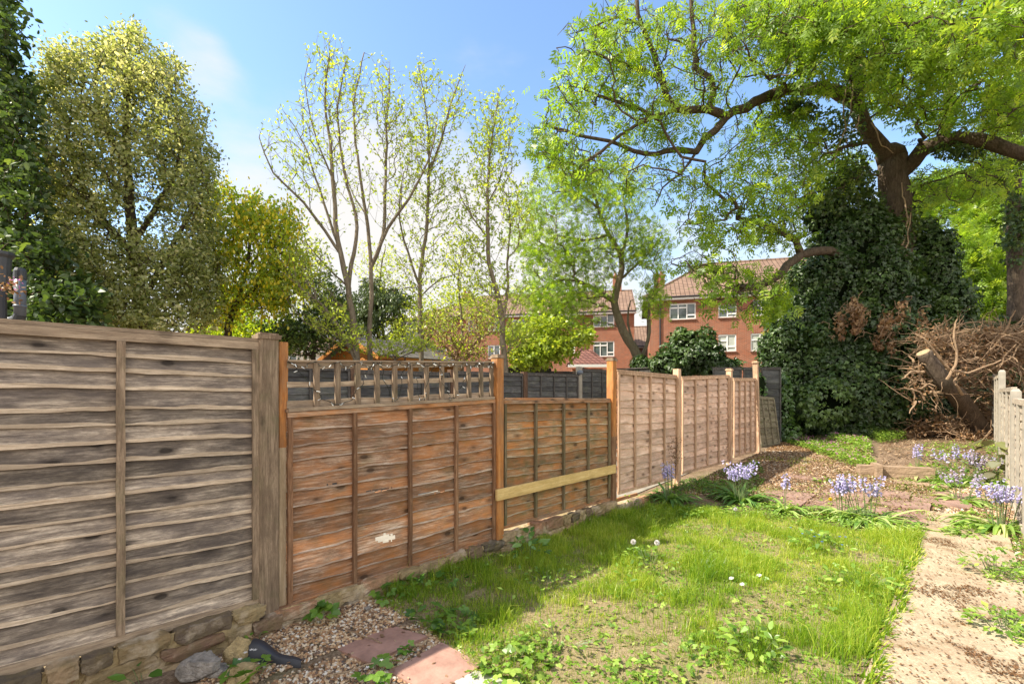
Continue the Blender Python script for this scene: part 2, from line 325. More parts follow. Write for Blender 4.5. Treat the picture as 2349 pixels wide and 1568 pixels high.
# ------------------------------------------------------------------ trees
class Tree:
    def __init__(s): s.p = []; s.par = []; s.r = []; s.d = []; s.tips = []
    def node(s, p, par, r=0):
        s.p.append(np.asarray(p, float)); s.par.append(par); s.r.append(r)
        s.d.append(0 if par < 0 else s.d[par] + np.linalg.norm(s.p[-1] - s.p[par])); return len(s.p) - 1
    def limb(s, pts, r0, r1, par=-1, step=.25, wob=.03):
        pts = [np.asarray(q, float) for q in pts]; ids = []
        if par >= 0: pts = [s.p[par]] + pts
        ctrl = [pts[0]] + pts + [pts[-1]]; L = sum(np.linalg.norm(pts[i+1] - pts[i]) for i in range(len(pts) - 1)); acc = 0
        if par < 0: par = s.node(pts[0], -1, r0); ids.append(par)
        for i in range(len(pts) - 1):
            a, b, c, d = ctrl[i], ctrl[i+1], ctrl[i+2], ctrl[i+3]; m = max(1, int(np.linalg.norm(c - b) / step))
            for k in range(1, m + 1):
                t = k / m; q = .5 * ((2*b) + (-a+c)*t + (2*a-5*b+4*c-d)*t*t + (-a+3*b-3*c+d)*t**3)
                acc += np.linalg.norm(c - b) / m; q = q + R.normal(size=3) * wob * step
                par = s.node(q, par, r0 + (r1 - r0) * min(1, acc / L)); ids.append(par)
        return ids
    def near(s, q):
        A = np.array(s.p); return int(np.argmin(((A - q) ** 2).sum(1)))
    def attract(s, pts, kb=.25, kup=.6, step=.3, droop=0., arc=.12, minr=0.):
        A = np.array(s.p); base = len(A)
        d0 = np.array([np.sqrt(((A - q) ** 2).sum(1)).min() for q in pts]); order = np.argsort(d0)
        cap = base + len(pts) * 16; X = np.zeros((cap, 3)); X[:base] = A; Dd = np.zeros(cap); Dd[:base] = s.d; n = base
        for i in order:
            q = pts[i]; v = X[:n] - q; c = np.sqrt((v * v).sum(1)) + kb * Dd[:n] + kup * np.maximum(0, v[:, 2] + .1); j = int(np.argmin(c))
            p0 = X[j].copy(); L = np.linalg.norm(q - p0)
            if L < .04: s.tips.append(j); continue
            m = int(min(14, max(2, math.ceil(L / step)))); side = R.normal(size=3) * arc * L; side[2] += (arc - droop) * L; par = j
            for k in range(1, m + 1):
                t = k / m; x = p0 + (q - p0) * t + side * 4 * t * (1 - t) * .5 + R.normal(size=3) * .02 * min(L, 1)
                if n >= cap: break
                par = s.node(x, par, minr); X[n] = x; Dd[n] = s.d[-1]; n += 1
            s.tips.append(par)
        return s
    def mesh(s, rt=.004, ex=.45, sides=6, mb=None, rough=.06, rmax=9):
        mb = mb or MB(); n = len(s.p); cnt = np.zeros(n); ch = [[] for _ in range(n)]
        for i in range(n - 1, -1, -1):
            cnt[i] = max(cnt[i], 1)
            if s.par[i] >= 0: cnt[s.par[i]] += cnt[i] if True else 0; ch[s.par[i]].append(i)
        tips = np.zeros(n)
        for i in range(n - 1, -1, -1):
            if not ch[i]: tips[i] = 1
            if s.par[i] >= 0: tips[s.par[i]] += tips[i]
        rad = np.maximum(np.minimum(rt * tips ** ex, rmax), np.array(s.r)); s.rad = rad
        for i in range(1, n):
            if s.par[i] >= 0: rad[i] = min(rad[i], rad[s.par[i]])
        starts = [(i, -1) for i in range(n) if s.par[i] < 0]
        while starts:
            i, fr = starts.pop(); chain = [i] if fr < 0 else [fr, i]
            while ch[i]:
                k = sorted(ch[i], key=lambda c: -(rad[c] * 1e3 + tips[c]))
                for o in k[1:]: starts.append((o, i))
                i = k[0]; chain.append(i)
            if len(chain) < 2: continue
            r = rad[chain].copy()
            if fr >= 0: r[0] = r[1]
            r[-1] *= .5; ns = sides if r.max() > .03 else (4 if r.max() > .008 else 3); ns = 12 if r.max() > .15 else (9 if r.max() > .06 else ns)
            mb.tube([s.p[c] for c in chain], r, ns, R.rand(), rough=rough if r.max() > .03 else 0)
        return mb
    def tipdirs(s):
        t = np.array(s.tips); Pn = np.array([s.p[i] for i in t]); Q = np.array([s.p[s.par[i]] if s.par[i] >= 0 else s.p[i] - [0, 0, 1] for i in t]); return Pn, norm(Pn - Q), Q
def blob(x, y, rx, ry, Y, dY, n, hollow=0.):
    v = unit(n) * (hollow + (1 - hollow) * R.rand(n, 1)) ** (1 / 2.2)
    return np.array([P(x + a * rx, y + b * ry, Y + c * dY) for a, b, c in v])
def leafcloud(tree, mb, tpl, per, size, spread, tint=(.5, .22), down=.3, along=.8, upn=.6, sv=.3):
    Pn, d, Q = tree.tipdirs(); k = len(Pn)
    Pn = np.repeat(Pn, per, 0); d = np.repeat(d, per, 0); Q = np.repeat(Q, per, 0); m = len(Pn)
    pos = Pn + (Q - Pn) * R.rand(m, 1) * along + R.normal(size=(m, 3)) * spread
    dr = d * .5 + unit(m) * .9 + np.array([0, 0, -down]); nr = unit(m) * .8 + np.array([0, 0, upn])
    cl = np.repeat(R.normal(size=k) * tint[1] * .7, per)
    scatter(mb, tpl, pos, dr, nr, size * (1 + sv * R.uniform(-1, 1, m)), tint[0] + cl + R.normal(size=m) * tint[1] * .7)
    return mb

# ================================================================== SETTING
X1 = np.concatenate([[-300, -120, -60, -35, -22], np.arange(-15, 20.01, .2), [26, 35, 60, 120, 300]])
Y1 = np.concatenate([[-60, -20, -8, -3], np.arange(0, 22.01, .2), np.arange(24, 60, 4), [80, 130, 300, 600]])
gx, gy = np.meshgrid(X1, Y1); V = np.stack([gx, gy, gz(gx, gy)], -1)
t = NT('soil and fine gravel', .95, .1); v = t.coord()
f1 = t.noise(v, 1.1, 6); f2 = t.noise(v, 55, 4, .7); f3 = t.noise(v, 5, 7, .7)
c = t.ramp(f2, [(.3, (.09, .062, .042)), (.5, (.22, .155, .105)), (.72, (.40, .31, .22))]); c = t.mix(t.ramp(f3, [(.42, 0.), (.62, .75)]), c, (.10, .066, .042))
c = t.mix(t.ramp(f1, [(.5, 0.), (.7, .35)]), c, (.10, .13, .04)); t.color(c); t.bump(f2, .8, .012); M['soil'] = t.m
MB().grid(V).build('ground', M['soil'], smooth=True, kind='structure')

def inpoly(x, y, poly):
    ins = np.zeros(len(x), bool); j = len(poly) - 1
    for i in range(len(poly)):
        xi, yi = poly[i][:2]; xj, yj = poly[j][:2]
        ins ^= ((yi > y) != (yj > y)) & (x < (xj - xi) * (y - yi) / (yj - yi + 1e-12) + xi); j = i
    return ins
def sheet(poly, lift, step=.08):
    x0, y0 = np.min([p[:2] for p in poly], 0); x1, y1 = np.max([p[:2] for p in poly], 0)
    xs = np.arange(x0, x1 + step, step); ys = np.arange(y0, y1 + step, step); a, b = np.meshgrid(xs, ys)
    V = np.stack([a, b, gz(a, b) + lift], -1); m = len(xs); ca = (a[:-1, :-1] + step / 2).ravel(); cb = (b[:-1, :-1] + step / 2).ravel()
    i = (np.arange(len(ys) - 1)[:, None] * m + np.arange(m - 1)[None]).ravel(); k = inpoly(ca + R.uniform(-.04, .04, len(ca)), cb, poly)
    q = np.stack([i, i + 1, i + m + 1, i + m], -1)[k]; mb = MB(); mb.add(V.reshape(-1, 3), q); return mb
lawn = [G(*q) for q in ((1060, 1700), (1085, 1545), (985, 1450), (870, 1388), (900, 1345), (1000, 1318), (1150, 1262), (1300, 1205), (1410, 1178), (1490, 1165), (1600, 1165), (1740, 1180), (1860, 1195), (2000, 1225), (2112, 1236), (2040, 1395), (1968, 1562), (1880, 1760))]
t = NT('lawn soil with straw', .95, .05); v = t.coord(); f = t.noise(v, 3, 7, .7); g = t.noise(v, 60, 5, .7)
c = t.ramp(g, [(.3, (.14, .12, .05)), (.6, (.31, .24, .145)), (.8, (.46, .38, .25))]); c = t.mix(t.ramp(f, [(.48, 0.), (.66, .6)]), c, (.12, .15, .04)); t.color(c); t.bump(g, .8, .01); M['lawn'] = t.m
sheet(lawn, .006).build('lawn', M['lawn'], kind='structure', smooth=True)

# concrete path: a real slab a few centimetres proud, edges parallel to the fence
t = NT('worn concrete path', .9, .15); v = t.coord(); f = t.noise(v, 2.2, 8, .7, .5); g = t.noise(v, 90, 4, .7); h = t.noise(t.coord((1, 1, 1)), 7, 9, .75)
c = t.ramp(g, [(.3, (.27, .215, .14)), (.55, (.45, .38, .26)), (.75, (.66, .585, .43))]); c = t.mix(t.ramp(t.noise(t.coord((1, 1, 1)), 38, 8, .85), [(.47, 0.), (.60, .45)]), c, (.30, .23, .15)); c = t.mix(t.math('MULTIPLY', t.ramp(f, [(.42, 0.), (.60, 1.)]), t.ramp(h, [(.40, .1), (.60, .85)])), c, (.20, .12, .065)); c = t.mix(t.ramp(t.noise(t.coord((1, 1, 1)), 3.3, 8, .7), [(.42, 0.), (.7, .6)]), c, (.36, .27, .185))
t.color(c); t.bump(g, .5, .006); M['path'] = t.m
pe = [toUV(G(1968, 1562)), toUV(G(2110, 1232))]; vl = (pe[0][1] + pe[1][1]) / 2
mb = MB(); us = np.arange(1.6, 7.4, .1); vs = np.array([0, .005, .15, .3, .45, .6, .655, .66]) + vl
A = np.array([[UV(u, q + .012 * (vnoise(u * 6, q * 3, 1) - .5) * (j in (0, 1, 6, 7))) for j, q in enumerate(vs)] for u in us]); A[..., 2] = gz(A[..., 0], A[..., 1]) + .028; A[:, 0, 2] -= .06; A[:, -1, 2] -= .06
mb.grid(A); mb.build('path', M['path'], kind='structure', smooth=False)
# neighbour's pale paving behind the fence
mb = MB(); us = np.linspace(1.2, 14, 60); A = np.array([[UV(u, q) for q in (-2.6, -1.6, -.6, -.25)] for u in us]); A[..., 2] = gz(A[..., 0], A[..., 1]) + .012
mb.grid(A); mb.build('paving', M['slab_next'], kind='structure')

# ================================================================== FENCE
CUR = None
def section(name, loc, label, cat='fence'):
    global CUR; CUR = thing(name, loc, label, cat); return CUR
def place(o, loc, rz, tilt=0):
    if CUR is not None: o.parent = CUR; loc = np.array(loc) - np.array(CUR.location)
    o.location = tuple(loc); o.rotation_euler = (tilt, 0, rz)
def post(x, ytop, ybot, wpx, label, mats, off=4.242, dv=0., cap=None, split=None, depth=.09, capmat=None, xtop=None):
    X, Y = onfence(x, off - dv * 1.414); zt = HC + (HY - ytop) * Y / F; zb = HC + (HY - ybot) * Y / F
    w = wpx; H = zt - zb + .25; dx = 0 if xtop is None else (xtop - x) * Y / F * 1.2
    zs = list(np.linspace(-.25, H - .25, 14)); sec = split is not None
    if sec: zsp = HC + (HY - split) * Y / F - zb; zs = sorted(zs + [zsp])
    c = .006; hw, hd = w / 2, depth / 2
    base = np.array([[-hw+c,-hd],[hw-c,-hd],[hw,-hd+c],[hw,hd-c],[hw-c,hd],[-hw+c,hd],[-hw,hd-c],[-hw,-hd+c]])
    mb = MB(); ring = []
    for z in zs:
        b = base * (1 + R.uniform(-.015, .015)) + R.uniform(-.0015, .0015, base.shape) + np.array([dx * max(0, z) / H, 0]); ring.append(np.c_[b, np.full(8, z)])
    V = np.array(ring).reshape(-1, 3); j = np.arange(8); k = (j + 1) % 8
    for i in range(len(zs) - 1): mb.f.append((np.stack([i*8+j, i*8+k, i*8+8+k, i*8+8+j], -1), 0 if (not sec or zs[i] >= zsp - 1e-6) else 1))
    mb.v.append(V); mb.t.append(np.full(len(V), R.rand())); mb.n = len(V); mb.f.append((np.arange(8)[None] + len(V) - 8, 0))
    o = mb.build('post', mats, label=label); place(o, (X, Y, zb), PI / 4)
    if cap:
        b = MB(); cw = w + cap; b.box((dx, 0, H - .25 + .012), (cw, depth + cap, .024), jit=.003); b.box((dx, 0, H - .25 + .03), (cw * .8, (depth + cap) * .8, .014), jit=.003); b.build('cap', capmat or M['wood_grey_z'], o)
    return o
def panel(label, x0, x1, yt0, yt1, yb0, yb1, nb, mats, batt, off=4.242, xl=None, rail=.04, holes=(), wav=.008, n=60, batw=.028, nr=5, hl=.009):
    """x0,x1: image columns of the two ends in the fence plane; rows of top and bottom at each end"""
    (Xa, Ya), (Xb, Yb) = onfence(x0, off), onfence(x1, off)
    z = lambda y, Y: HC + (HY - y) * Y / F
    zb0, zb1, zt0, zt1 = z(yb0, Ya), z(yb1, Yb), z(yt0, Ya), z(yt1, Yb); L = math.hypot(Xb - Xa, Yb - Ya)
    if xl is not None:   # stretch beyond the left edge of the picture
        k = xl / L; zb0 = zb1 + (zb0 - zb1) * k; zt0 = zt1 + (zt0 - zt1) * k; Xa = Xb + (Xa - Xb) * k; Ya = Yb + (Ya - Yb) * k; L = xl
    return flatpanel(label, (Xa, Ya), math.atan2(Yb - Ya, Xb - Xa), L, zb0, zb1, zt0, zt1, nb, mats, batt, rail, holes, wav, n, batw=batw, nr=nr, hl=hl)
def flatpanel(label, base, rz, L, zb0, zb1, zt0, zt1, nb, mats, batt, rail=.04, holes=(), wav=.008, n=60, cap=True, stile=True, proud=.02, batw=.028, tilt=0, flip=1, nr=5, hl=.009):
    mboard, mrail, mbat, medge = mats
    b0, b1, t0, t1 = 0, zb1 - zb0, zt0 - zb0, zt1 - zb0
    Zf = lambda x, f: (b0 + (b1 - b0) * x / L) * (1 - f) + (t0 + (t1 - t0) * x / L) * f
    xs = np.linspace(0, L, n); H = t0; rf = rail / H; mb = MB(); ed = np.linspace(rf * .6, 1 - rf * .7, nb + 1); ed[1:-1] += R.uniform(-.10, .10, nb - 1) * (1 - rf) / nb
    cr, sr = math.cos(rz), math.sin(rz)
    for k in range(nb):
        sd = R.rand() * 50; w = (wav * 2.2 * (vnoise(xs * 2.2 + sd, xs * 0 + k, 2) - .5) + wav * .8 * (vnoise(xs * 11 + sd, xs * 0 + k, 3) - .5)) * (k > 0)
        lo = Zf(xs, ed[k]) + w; hi = Zf(xs, ed[k + 1]) + .02
        bulge = .006 * (vnoise(xs * 3 + sd, xs * 0, 4) - .5)
        yf = -flip * (proud + bulge); hL = hl * (.5 + vnoise(xs * 5 + sd, xs * 0 + 5, 1)) + .004 * vnoise(xs * 30 + sd, xs * 0 + 5, 2)
        rows = [np.c_[xs, (yf * q - flip * .003 * (1 - q)), hi + (lo + hL - hi) * q] for q in np.linspace(0, 1, nr)]
        rows += [np.c_[xs, yf, lo + .0015], np.c_[xs, yf * .9, lo], np.c_[xs, xs * 0 + .0, lo + .002]]
        V = np.stack(rows); T = R.rand(); a, b = V.shape[:2]; i = np.arange(a - 1)[:, None] * b; j = np.arange(b - 1)[None]
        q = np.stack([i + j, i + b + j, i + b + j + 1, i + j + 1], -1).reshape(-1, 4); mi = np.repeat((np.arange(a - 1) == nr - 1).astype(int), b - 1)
        if len(holes):
            cen = V.reshape(-1, 3)[q].mean(1); wx = base[0] + cr * cen[:, 0]; wy = base[1] + sr * cen[:, 0]; wz = zb0 + cen[:, 2]
            px = CX + F * wx / wy; py = HY - F * (wz - HC) / wy; keep = np.ones(len(q), bool)
            for hx, hy, hw, hh in holes: keep &= ((px - hx) / hw) ** 2 + ((py - hy + (px - hx) * .15) / hh) ** 2 > 1 + .35 * np.sin(px * .33) + .12 * np.sin(px * .9)
            q = q[keep]; mi = mi[keep]
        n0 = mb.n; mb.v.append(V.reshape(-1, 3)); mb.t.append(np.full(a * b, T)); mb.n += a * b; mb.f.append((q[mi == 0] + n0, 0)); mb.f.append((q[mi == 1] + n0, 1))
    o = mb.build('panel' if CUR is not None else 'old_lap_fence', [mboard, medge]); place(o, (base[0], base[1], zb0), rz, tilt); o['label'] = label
    yy = -flip * (proud + .006)
    for f_, nm in ((1, 'rail'), (0, 'rail')):
        fr = MB(); zz = lambda x: Zf(x, f_) + (rail / 2 if f_ == 0 else -rail / 2); fr.bar((0, yy, zz(0)), (L, yy, zz(L)), .022, rail, R.rand()); fr.build(nm, mrail, o)
    if cap: fr = MB(); fr.bar((-.005, -flip * .008, Zf(0, 1) + .011), (L + .005, -flip * .008, Zf(L, 1) + .011), .05, .018, R.rand()); fr.build('capping', mrail, o)
    xb = list(np.linspace(0, L, batt + 2)); xb[0] = .016; xb[-1] = L - .016
    for i, x in enumerate(xb):
        if i in (0, len(xb) - 1) and not stile: continue
        b = MB(); z0, z1 = Zf(x, 0) + rail, Zf(x, 1) - rail; m = 9; yv = -flip * (proud + .012); w2 = batw / 2
        pts = [(x + R.uniform(-.002, .002), yv, z) for z in np.linspace(z0 + .001, z1 - .001, m)]
        b.tube(pts, 1, 4, R.rand()); V = np.zeros((m, 4, 3))
        for r_ in range(m):
            for c_, (i2, j2) in enumerate(((-1,-1),(1,-1),(1,1),(-1,1))): V[r_, c_] = np.array(pts[r_]) + np.array([i2 * w2, j2 * .011, 0])
        b.v[0] = V.reshape(-1, 3); b.build('batten', mbat, o)
    return o

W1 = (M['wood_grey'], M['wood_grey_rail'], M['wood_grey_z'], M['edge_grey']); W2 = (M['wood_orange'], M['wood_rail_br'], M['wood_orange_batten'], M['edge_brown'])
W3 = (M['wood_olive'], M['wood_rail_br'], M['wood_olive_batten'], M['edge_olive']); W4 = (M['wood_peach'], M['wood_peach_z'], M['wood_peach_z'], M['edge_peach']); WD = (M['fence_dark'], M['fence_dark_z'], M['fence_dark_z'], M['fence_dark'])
section('garden_fence', (-1.45, 2.79, .0), 'tall grey weathered fence filling the left foreground with its thick capped post')
panel('grey weathered lap panel', -2, 589, 742, 785, 1548, 1385, 17, W1, 2, xl=1.86, rail=.045, wav=.007, n=150, batw=.034, hl=.017)
post(612, 779, 1452, .108, 'thick grey weathered post with flat cap', M['wood_grey_z'], cap=.02, depth=.10)
section('garden_fence', (-.14, 4.1, .0), 'orange brown middle fence with orange stained posts below the trellis')
p = panel('orange brown panel with a ragged hole', 655, 1131, 946, 915, 1391, 1241, 12, W2, 3, rail=.03, wav=.011, hl=.010, n=190, holes=((882, 1233, 20, 9), (868, 1122, 28, 2.8), (985, 1128, 32, 2.2), (760, 1110, 14, 2)), nr=10)
panel('mossy panel', 1150, 1394, 918, 917, 1211, 1146, 13, W3, 3, rail=.03, wav=.010, n=90)
post(646, 785, 1392, .056, 'narrow post orange above and bare pale wood below', [M['post_orange'], M['post_pale']], dv=-.03, split=1025, depth=.07)
post(1141, 822, 1258, .078, 'orange stained post with worn cap', M['post_orange'], dv=.02, cap=.012, depth=.09)
post(1403, 828, 1178, .085, 'post orange above and brown below', [M['post_orange'], M['wood_orange_batten']], dv=.02, cap=.012, depth=.09, split=1000, capmat=M['wood_grey_z'])
section('garden_fence', (3.9, 8.1, .2), 'pale peach fence running back from the mossy panel to the leaning grey panel')
panel('first pale peach panel', 1413, 1549, 851, 863, 1133, 1094, 14, W4, 3, rail=.035, wav=.014)
panel('second pale peach panel', 1560, 1668, 866, 862, 1087, 1058, 14, W4, 3, rail=.035, wav=.012)
panel('shortest pale peach panel', 1679, 1730, 869, 869, 1049, 1036, 14, W4, 3, rail=.035, wav=.012)
post(1553, 846, 1098, .08, 'plain pale post', M['wood_peach_z'], dv=.02, depth=.09)
post(1673, 850, 1070, .075, 'pale capped post', M['wood_peach_z'], dv=.02, cap=.02, depth=.09, capmat=M['wood_peach_z'])
post(1738, 833, 1033, .08, 'leaning pale end post', M['wood_peach_z'], dv=.02, cap=.015, depth=.09, capmat=M['wood_peach_z'], xtop=1724)
CUR = None
# yellow board nailed across the posts, loose lath on top of the panel, loose batten on the ground
def fpt(x, y, dv=0):
    X, Y = onfence(x, 4.242 - dv * 1.414); return np.array([X, Y, HC + (HY - y) * Y / F])
def barthing(name, a, b, w, h, mat, label, cat):
    ctr = (a + b) / 2; L = np.linalg.norm(b - a); o = MB(); o.box((0, 0, 0), (L, w, h), jit=.0015); q = o.build(name, mat, label=label, cat=cat)
    d = (b - a) / L; q.location = ctr; q.rotation_euler = (0, -math.asin(d[2]), math.atan2(d[1], d[0])); return q
barthing('plank', fpt(1139, 1135, .085), fpt(1411, 1074, .085), .022, .095, M['yellow'], 'new yellow timber plank nailed across two posts', 'plank')
barthing('lath', fpt(1160, 914, -.01), fpt(1293, 913, .02), .02, .012, M['wood_rail_br'], 'thin loose lath lying along the top of the mossy panel', 'lath')
barthing('batten_offcut', G(1342, 1178) + [0, 0, .06], G(1461, 1142) + [0, 0, .05], .02, .045, M['wood_rail_br'], 'loose brown batten propped on the low wall below the fence', 'batten')

# trellis
Xa, Ya = onfence(657); Xb, Yb = onfence(1128); za = lambda y, Y: HC + (HY - y) * Y / F
tr = thing('trellis', (Xa, Ya, 0), 'weathered square wooden trellis on top of the orange brown panel', 'trellis', rz=math.atan2(Yb - Ya, Xb - Xa)); Lt = math.hypot(Xb - Xa, Yb - Ya)
def tz(x, f):
    lo = za(940, Ya) + (za(912, Yb) - za(940, Ya)) * x / Lt + .012; hi = za(829, Ya) + (za(831, Yb) - za(829, Ya)) * x / Lt; return lo + (hi - lo) * f
def wavybar(mb, p, q, w, h, amp=.006, n=14, tint=None):
    p = np.array(p, float); q = np.array(q, float); t_ = np.linspace(0, 1, n)[:, None]; c = p + (q - p) * t_; d = (q - p) / np.linalg.norm(q - p)
    up = np.array([0, 0, 1.]) if abs(d[2]) < .9 else np.array([1., 0, 0]); m = np.array([0, 1., 0]); sd = R.rand() * 60
    c = c + up * amp * 1.2 * (vnoise(t_ * 5 + sd, t_ * 0, 1) - .5); hh = h / 2 * (1 + .25 * (vnoise(t_ * 9 + sd, t_ * 0 + 3, 2) - .5))
    V = np.stack([c + m * a * w / 2 + up * b * hh for a, b in ((-1,-1),(1,-1),(1,1),(-1,1))], 1); k = n; i = np.arange(k - 1)[:, None] * 4; j = np.arange(4)[None]; jj = (j + 1) % 4
    mb.add(V.reshape(-1, 3), np.stack([i + j, i + jj, i + 4 + jj, i + 4 + j], -1).reshape(-1, 4), R.rand() if tint is None else tint)
    mb.f.append((np.array([[0, 1, 2, 3]]) + mb.n - 4 * n, 0)); mb.f.append((np.array([[3, 2, 1, 0]]) + mb.n - 4, 0))
for f, h in ((.93, .042), (.5, .036), (.055, .045)):
    b = MB(); wavybar(b, (0, .0, tz(0, f)), (Lt, 0, tz(Lt, f)), .018, h, .01, 30); b.build('rail', M['wood_grey_rail'], tr)
b = MB(); b.bar((0, -.004, tz(0, 1) + .004), (Lt, -.004, tz(Lt, 1) + .004), .045, .012); b.build('top_rail', M['wood_grey_rail'], tr)
b = MB(); b.bar((0, -.02, tz(0, 0) - .012), (Lt, -.02, tz(Lt, 0) - .012), .045, .022); b.build('bottom_rail', M['wood_grey_rail'], tr)
for x in (723, 771, 817, 861, 902, 938, 975, 1010, 1042, 1072, 1100, 1124):
    X, Y = onfence(x); lx = math.hypot(X - Xa, Y - Ya); b = MB(); wavybar(b, (lx + .004, -.018, tz(lx, -.02 if x > 730 else -.12)), (lx, -.018, tz(lx, .97)), .018, .036, .003, 8); b.build('slat', M['wood_grey_z'], tr)
# fairy lights on the trellis
sl = thing('string_lights', (Xa, Ya, 0), 'tangled dark string of small clear lights wound over the trellis', 'string lights', rz=math.atan2(Yb - Ya, Xb - Xa))
b = MB(); n = 420; t_ = np.linspace(0, 1, n); zz = .5 + .48 * np.sin(t_ * 60 + 2 * np.sin(t_ * 17)); zz = np.where(t_ < .55, 1.0 - .12 * np.abs(np.sin(t_ * 70)), zz); lx = ((t_ * 2) % 1.0) * Lt
lx = np.where(t_ < .5, t_ * 2 * Lt, (2 - t_ * 2) * Lt); pts = np.array([[x, -.034 + .012 * math.sin(i * 1.3), tz(x, z)] for i, (x, z) in enumerate(zip(lx, zz))]); pts[:, 0] += .012 * np.sin(np.arange(n) * .7)
b.tube(pts, .0022, 4, cap=False); b.build('cable', M['wire'], sl)
bm = MB(); bm.tube([(0, 0, 0), (0, 0, -.012), (0, 0, -.025)], [.0025, .0035, .002], 6); b0 = bm.build('bulb', M['bulb'], sl); b0.location = tuple(pts[3]); b0.rotation_euler = tuple(R.uniform(-1, 1, 3))
for i in range(9, n, 6):
    o = b0.copy(); COL.objects.link(o); o.parent = sl; o.location = tuple(pts[i]); o.rotation_euler = tuple(R.uniform(-1.4, 1.4, 3))

# low rubble wall under the fence
def rubble(u0, u1, label, zt, vf, nrow, bricks=.2):
    mb = MB(); base = UV(u0, 0); L = u1 - u0
    q_ = np.linspace(0, L, int(L / .02)); e_ = np.linspace(-.2, zt - .006, 16); A, B = np.meshgrid(q_, e_); fr_ = -.05 - vf + .02 + (fbm(A * 14 + 3, B * 14 + 30, 1) - .5) * .05; mb.grid(np.stack([A, fr_, B], -1), .3); mb.box((L / 2, .02, zt / 2 - .12), (L, .08, zt + .2), .3)
    for r_ in range(nrow):
        x = -.05 - .1 * R.rand(); z0 = -.05 + (zt + .05) * r_ / nrow; z1 = -.05 + (zt + .05) * (r_ + 1) / nrow
        while x < L:
            w = R.uniform(.09, .30); c = np.array([x + w / 2, -vf + R.uniform(-.008, .008), (z0 + z1) / 2 + R.uniform(-.008, .008)]); d = np.array([w - .006, .10 + R.uniform(-.02, .02), (z1 - z0) * R.uniform(.85, 1.05)])
            g = [np.linspace(-.5, .5, 5)] * 3; a = np.array([[i, j, k] for i in g[0] for j in g[1] for k in g[2]])
            s_ = a / np.abs(a).max(1)[:, None].clip(1e-6) * .5 if False else a
            # rounded, roughened block: faces of a subdivided box
            m = 6; q = np.linspace(-.5, .5, m)
            for ax in range(3):
                for sg in (-1, 1):
                    A, B = np.meshgrid(q, q); Vv = np.zeros((m, m, 3)); o2 = [k for k in range(3) if k != ax]; Vv[..., ax] = .5 * sg; Vv[..., o2[0]] = A; Vv[..., o2[1]] = B
                    ln = np.linalg.norm(Vv, axis=-1, keepdims=True); Vr = Vv * (1 - .13 * (ln - .5) / .37)
                    W = c + Vr * d; nz = (fbm(W[..., 0] * 22 + W[..., 1] * 9, W[..., 2] * 22 + r_ * 7, 2) - .5) * .034; W = W + Vv * nz[..., None] * 2
                    if (sg > 0) == (ax != 1): W = W.transpose(1, 0, 2) if False else W
                    mb.grid(W, R.rand() if False else (abs(math.sin(x * 37 + r_ * 5))))
            x += w
    o = mb.build('garden_wall', M['rubble'], label=label, cat='low wall', loc=None); o.location = (base[0], base[1], float(gz(base[0], base[1]))); o.rotation_euler = (0, 0, PI / 4); return o
t = NT('rubble and old brick', .95, .1); v = t.coord(); f = t.noise(v, 14, 7, .7); g = t.noise(v, 60, 5, .7); tn = t.attr()
c = t.ramp(tn, [(0, (.28, .20, .11)), (.3, (.46, .35, .19)), (.55, (.38, .27, .17)), (.75, (.54, .40, .25)), (.9, (.46, .23, .14)), (1., (.12, .10, .08))], 'LINEAR')
c = t.mix(t.ramp(f, [(.35, 0.), (.65, .75)]), c, (.20, .155, .08)); c = t.mix(t.ramp(t.noise(v, 6, 5), [(.52, 0.), (.66, .7)]), c, (.58, .48, .36)); t.color(c); t.bump(t.math('ADD', g, f), .9, .012); M['rubble'] = t.m
u1 = toUV(np.array([*onfence(588), 0]))[0]; u2 = toUV(np.array([*onfence(1395), 0]))[0]; ua = toUV(np.array([*onfence(636), 0]))[0]
rubble(u1 - 1.9, u1 - .005, 'low wall of rough stones and old brick beneath the grey panel', .195, .055, 3)
um = toUV(np.array([*onfence(1141), 0]))[0]
rubble(ua, um - .04, 'crumbling low brick wall below the orange brown panel', .125, .04, 2); rubble(um + .05, u2 - .05, 'low brick wall with a sunlit top below the mossy panel', .165, .04, 2)
rubble(u2 + .05, u2 + 3.9, 'thin mossy kerb wall below the peach panels', .09, .03, 1)

# leaning old panel and dark panels beyond
a = G(1743, 1026); b_ = G(1786, 1020); Lp = math.hypot(*(b_ - a)[:2])
q = flatpanel('old grey green lap panel leaning against the ivy at the fence end', (a[0], a[1]), math.atan2(b_[1] - a[1], b_[0] - a[0]), max(.5, Lp), a[2], b_[2], a[2] + 1.12, a[2] + 1.08, 8, (M['wood_olivegrey'],) * 4, 2, tilt=-.12, n=24); q['category'] = 'fence'

# neighbour's charcoal fence (plane X-Y=-8.8) : panels and posts
section('garden_fence', (.2, 9., 0), 'long charcoal fence of the next garden seen through and beyond the trellis'); NB = 8.8; cuts = [5.28, 6.53, 7.77, 9.03, 10.3, 11.55]; tops = [1.78, 1.76, 1.80, 1.83, 1.97]
lab = ['charcoal lap panel seen through the left third of the trellis', 'charcoal lap panel seen through the middle of the trellis', 'charcoal lap panel straddling the orange stained post', 'charcoal battened panel above the mossy orange panel', 'taller charcoal panel just right of the post lamp']
for i in range(5):
    Ya_, Yb_ = cuts[i] + .04, cuts[i + 1] - .04
    flatpanel(lab[i], (Ya_ - NB, Ya_), PI / 4, (Yb_ - Ya_) * 1.4142, .1, .12, tops[i], tops[i] + .01, 15, WD, 2 if i < 3 else 3, n=40, wav=.012)
pl = ['dark brown post behind the trellis beside its third slat', 'dark brown post behind the right part of the trellis', 'dark brown post right of the orange stained post', 'grey concrete post carrying the small lamp', 'charcoal post hidden behind the worn thick post']
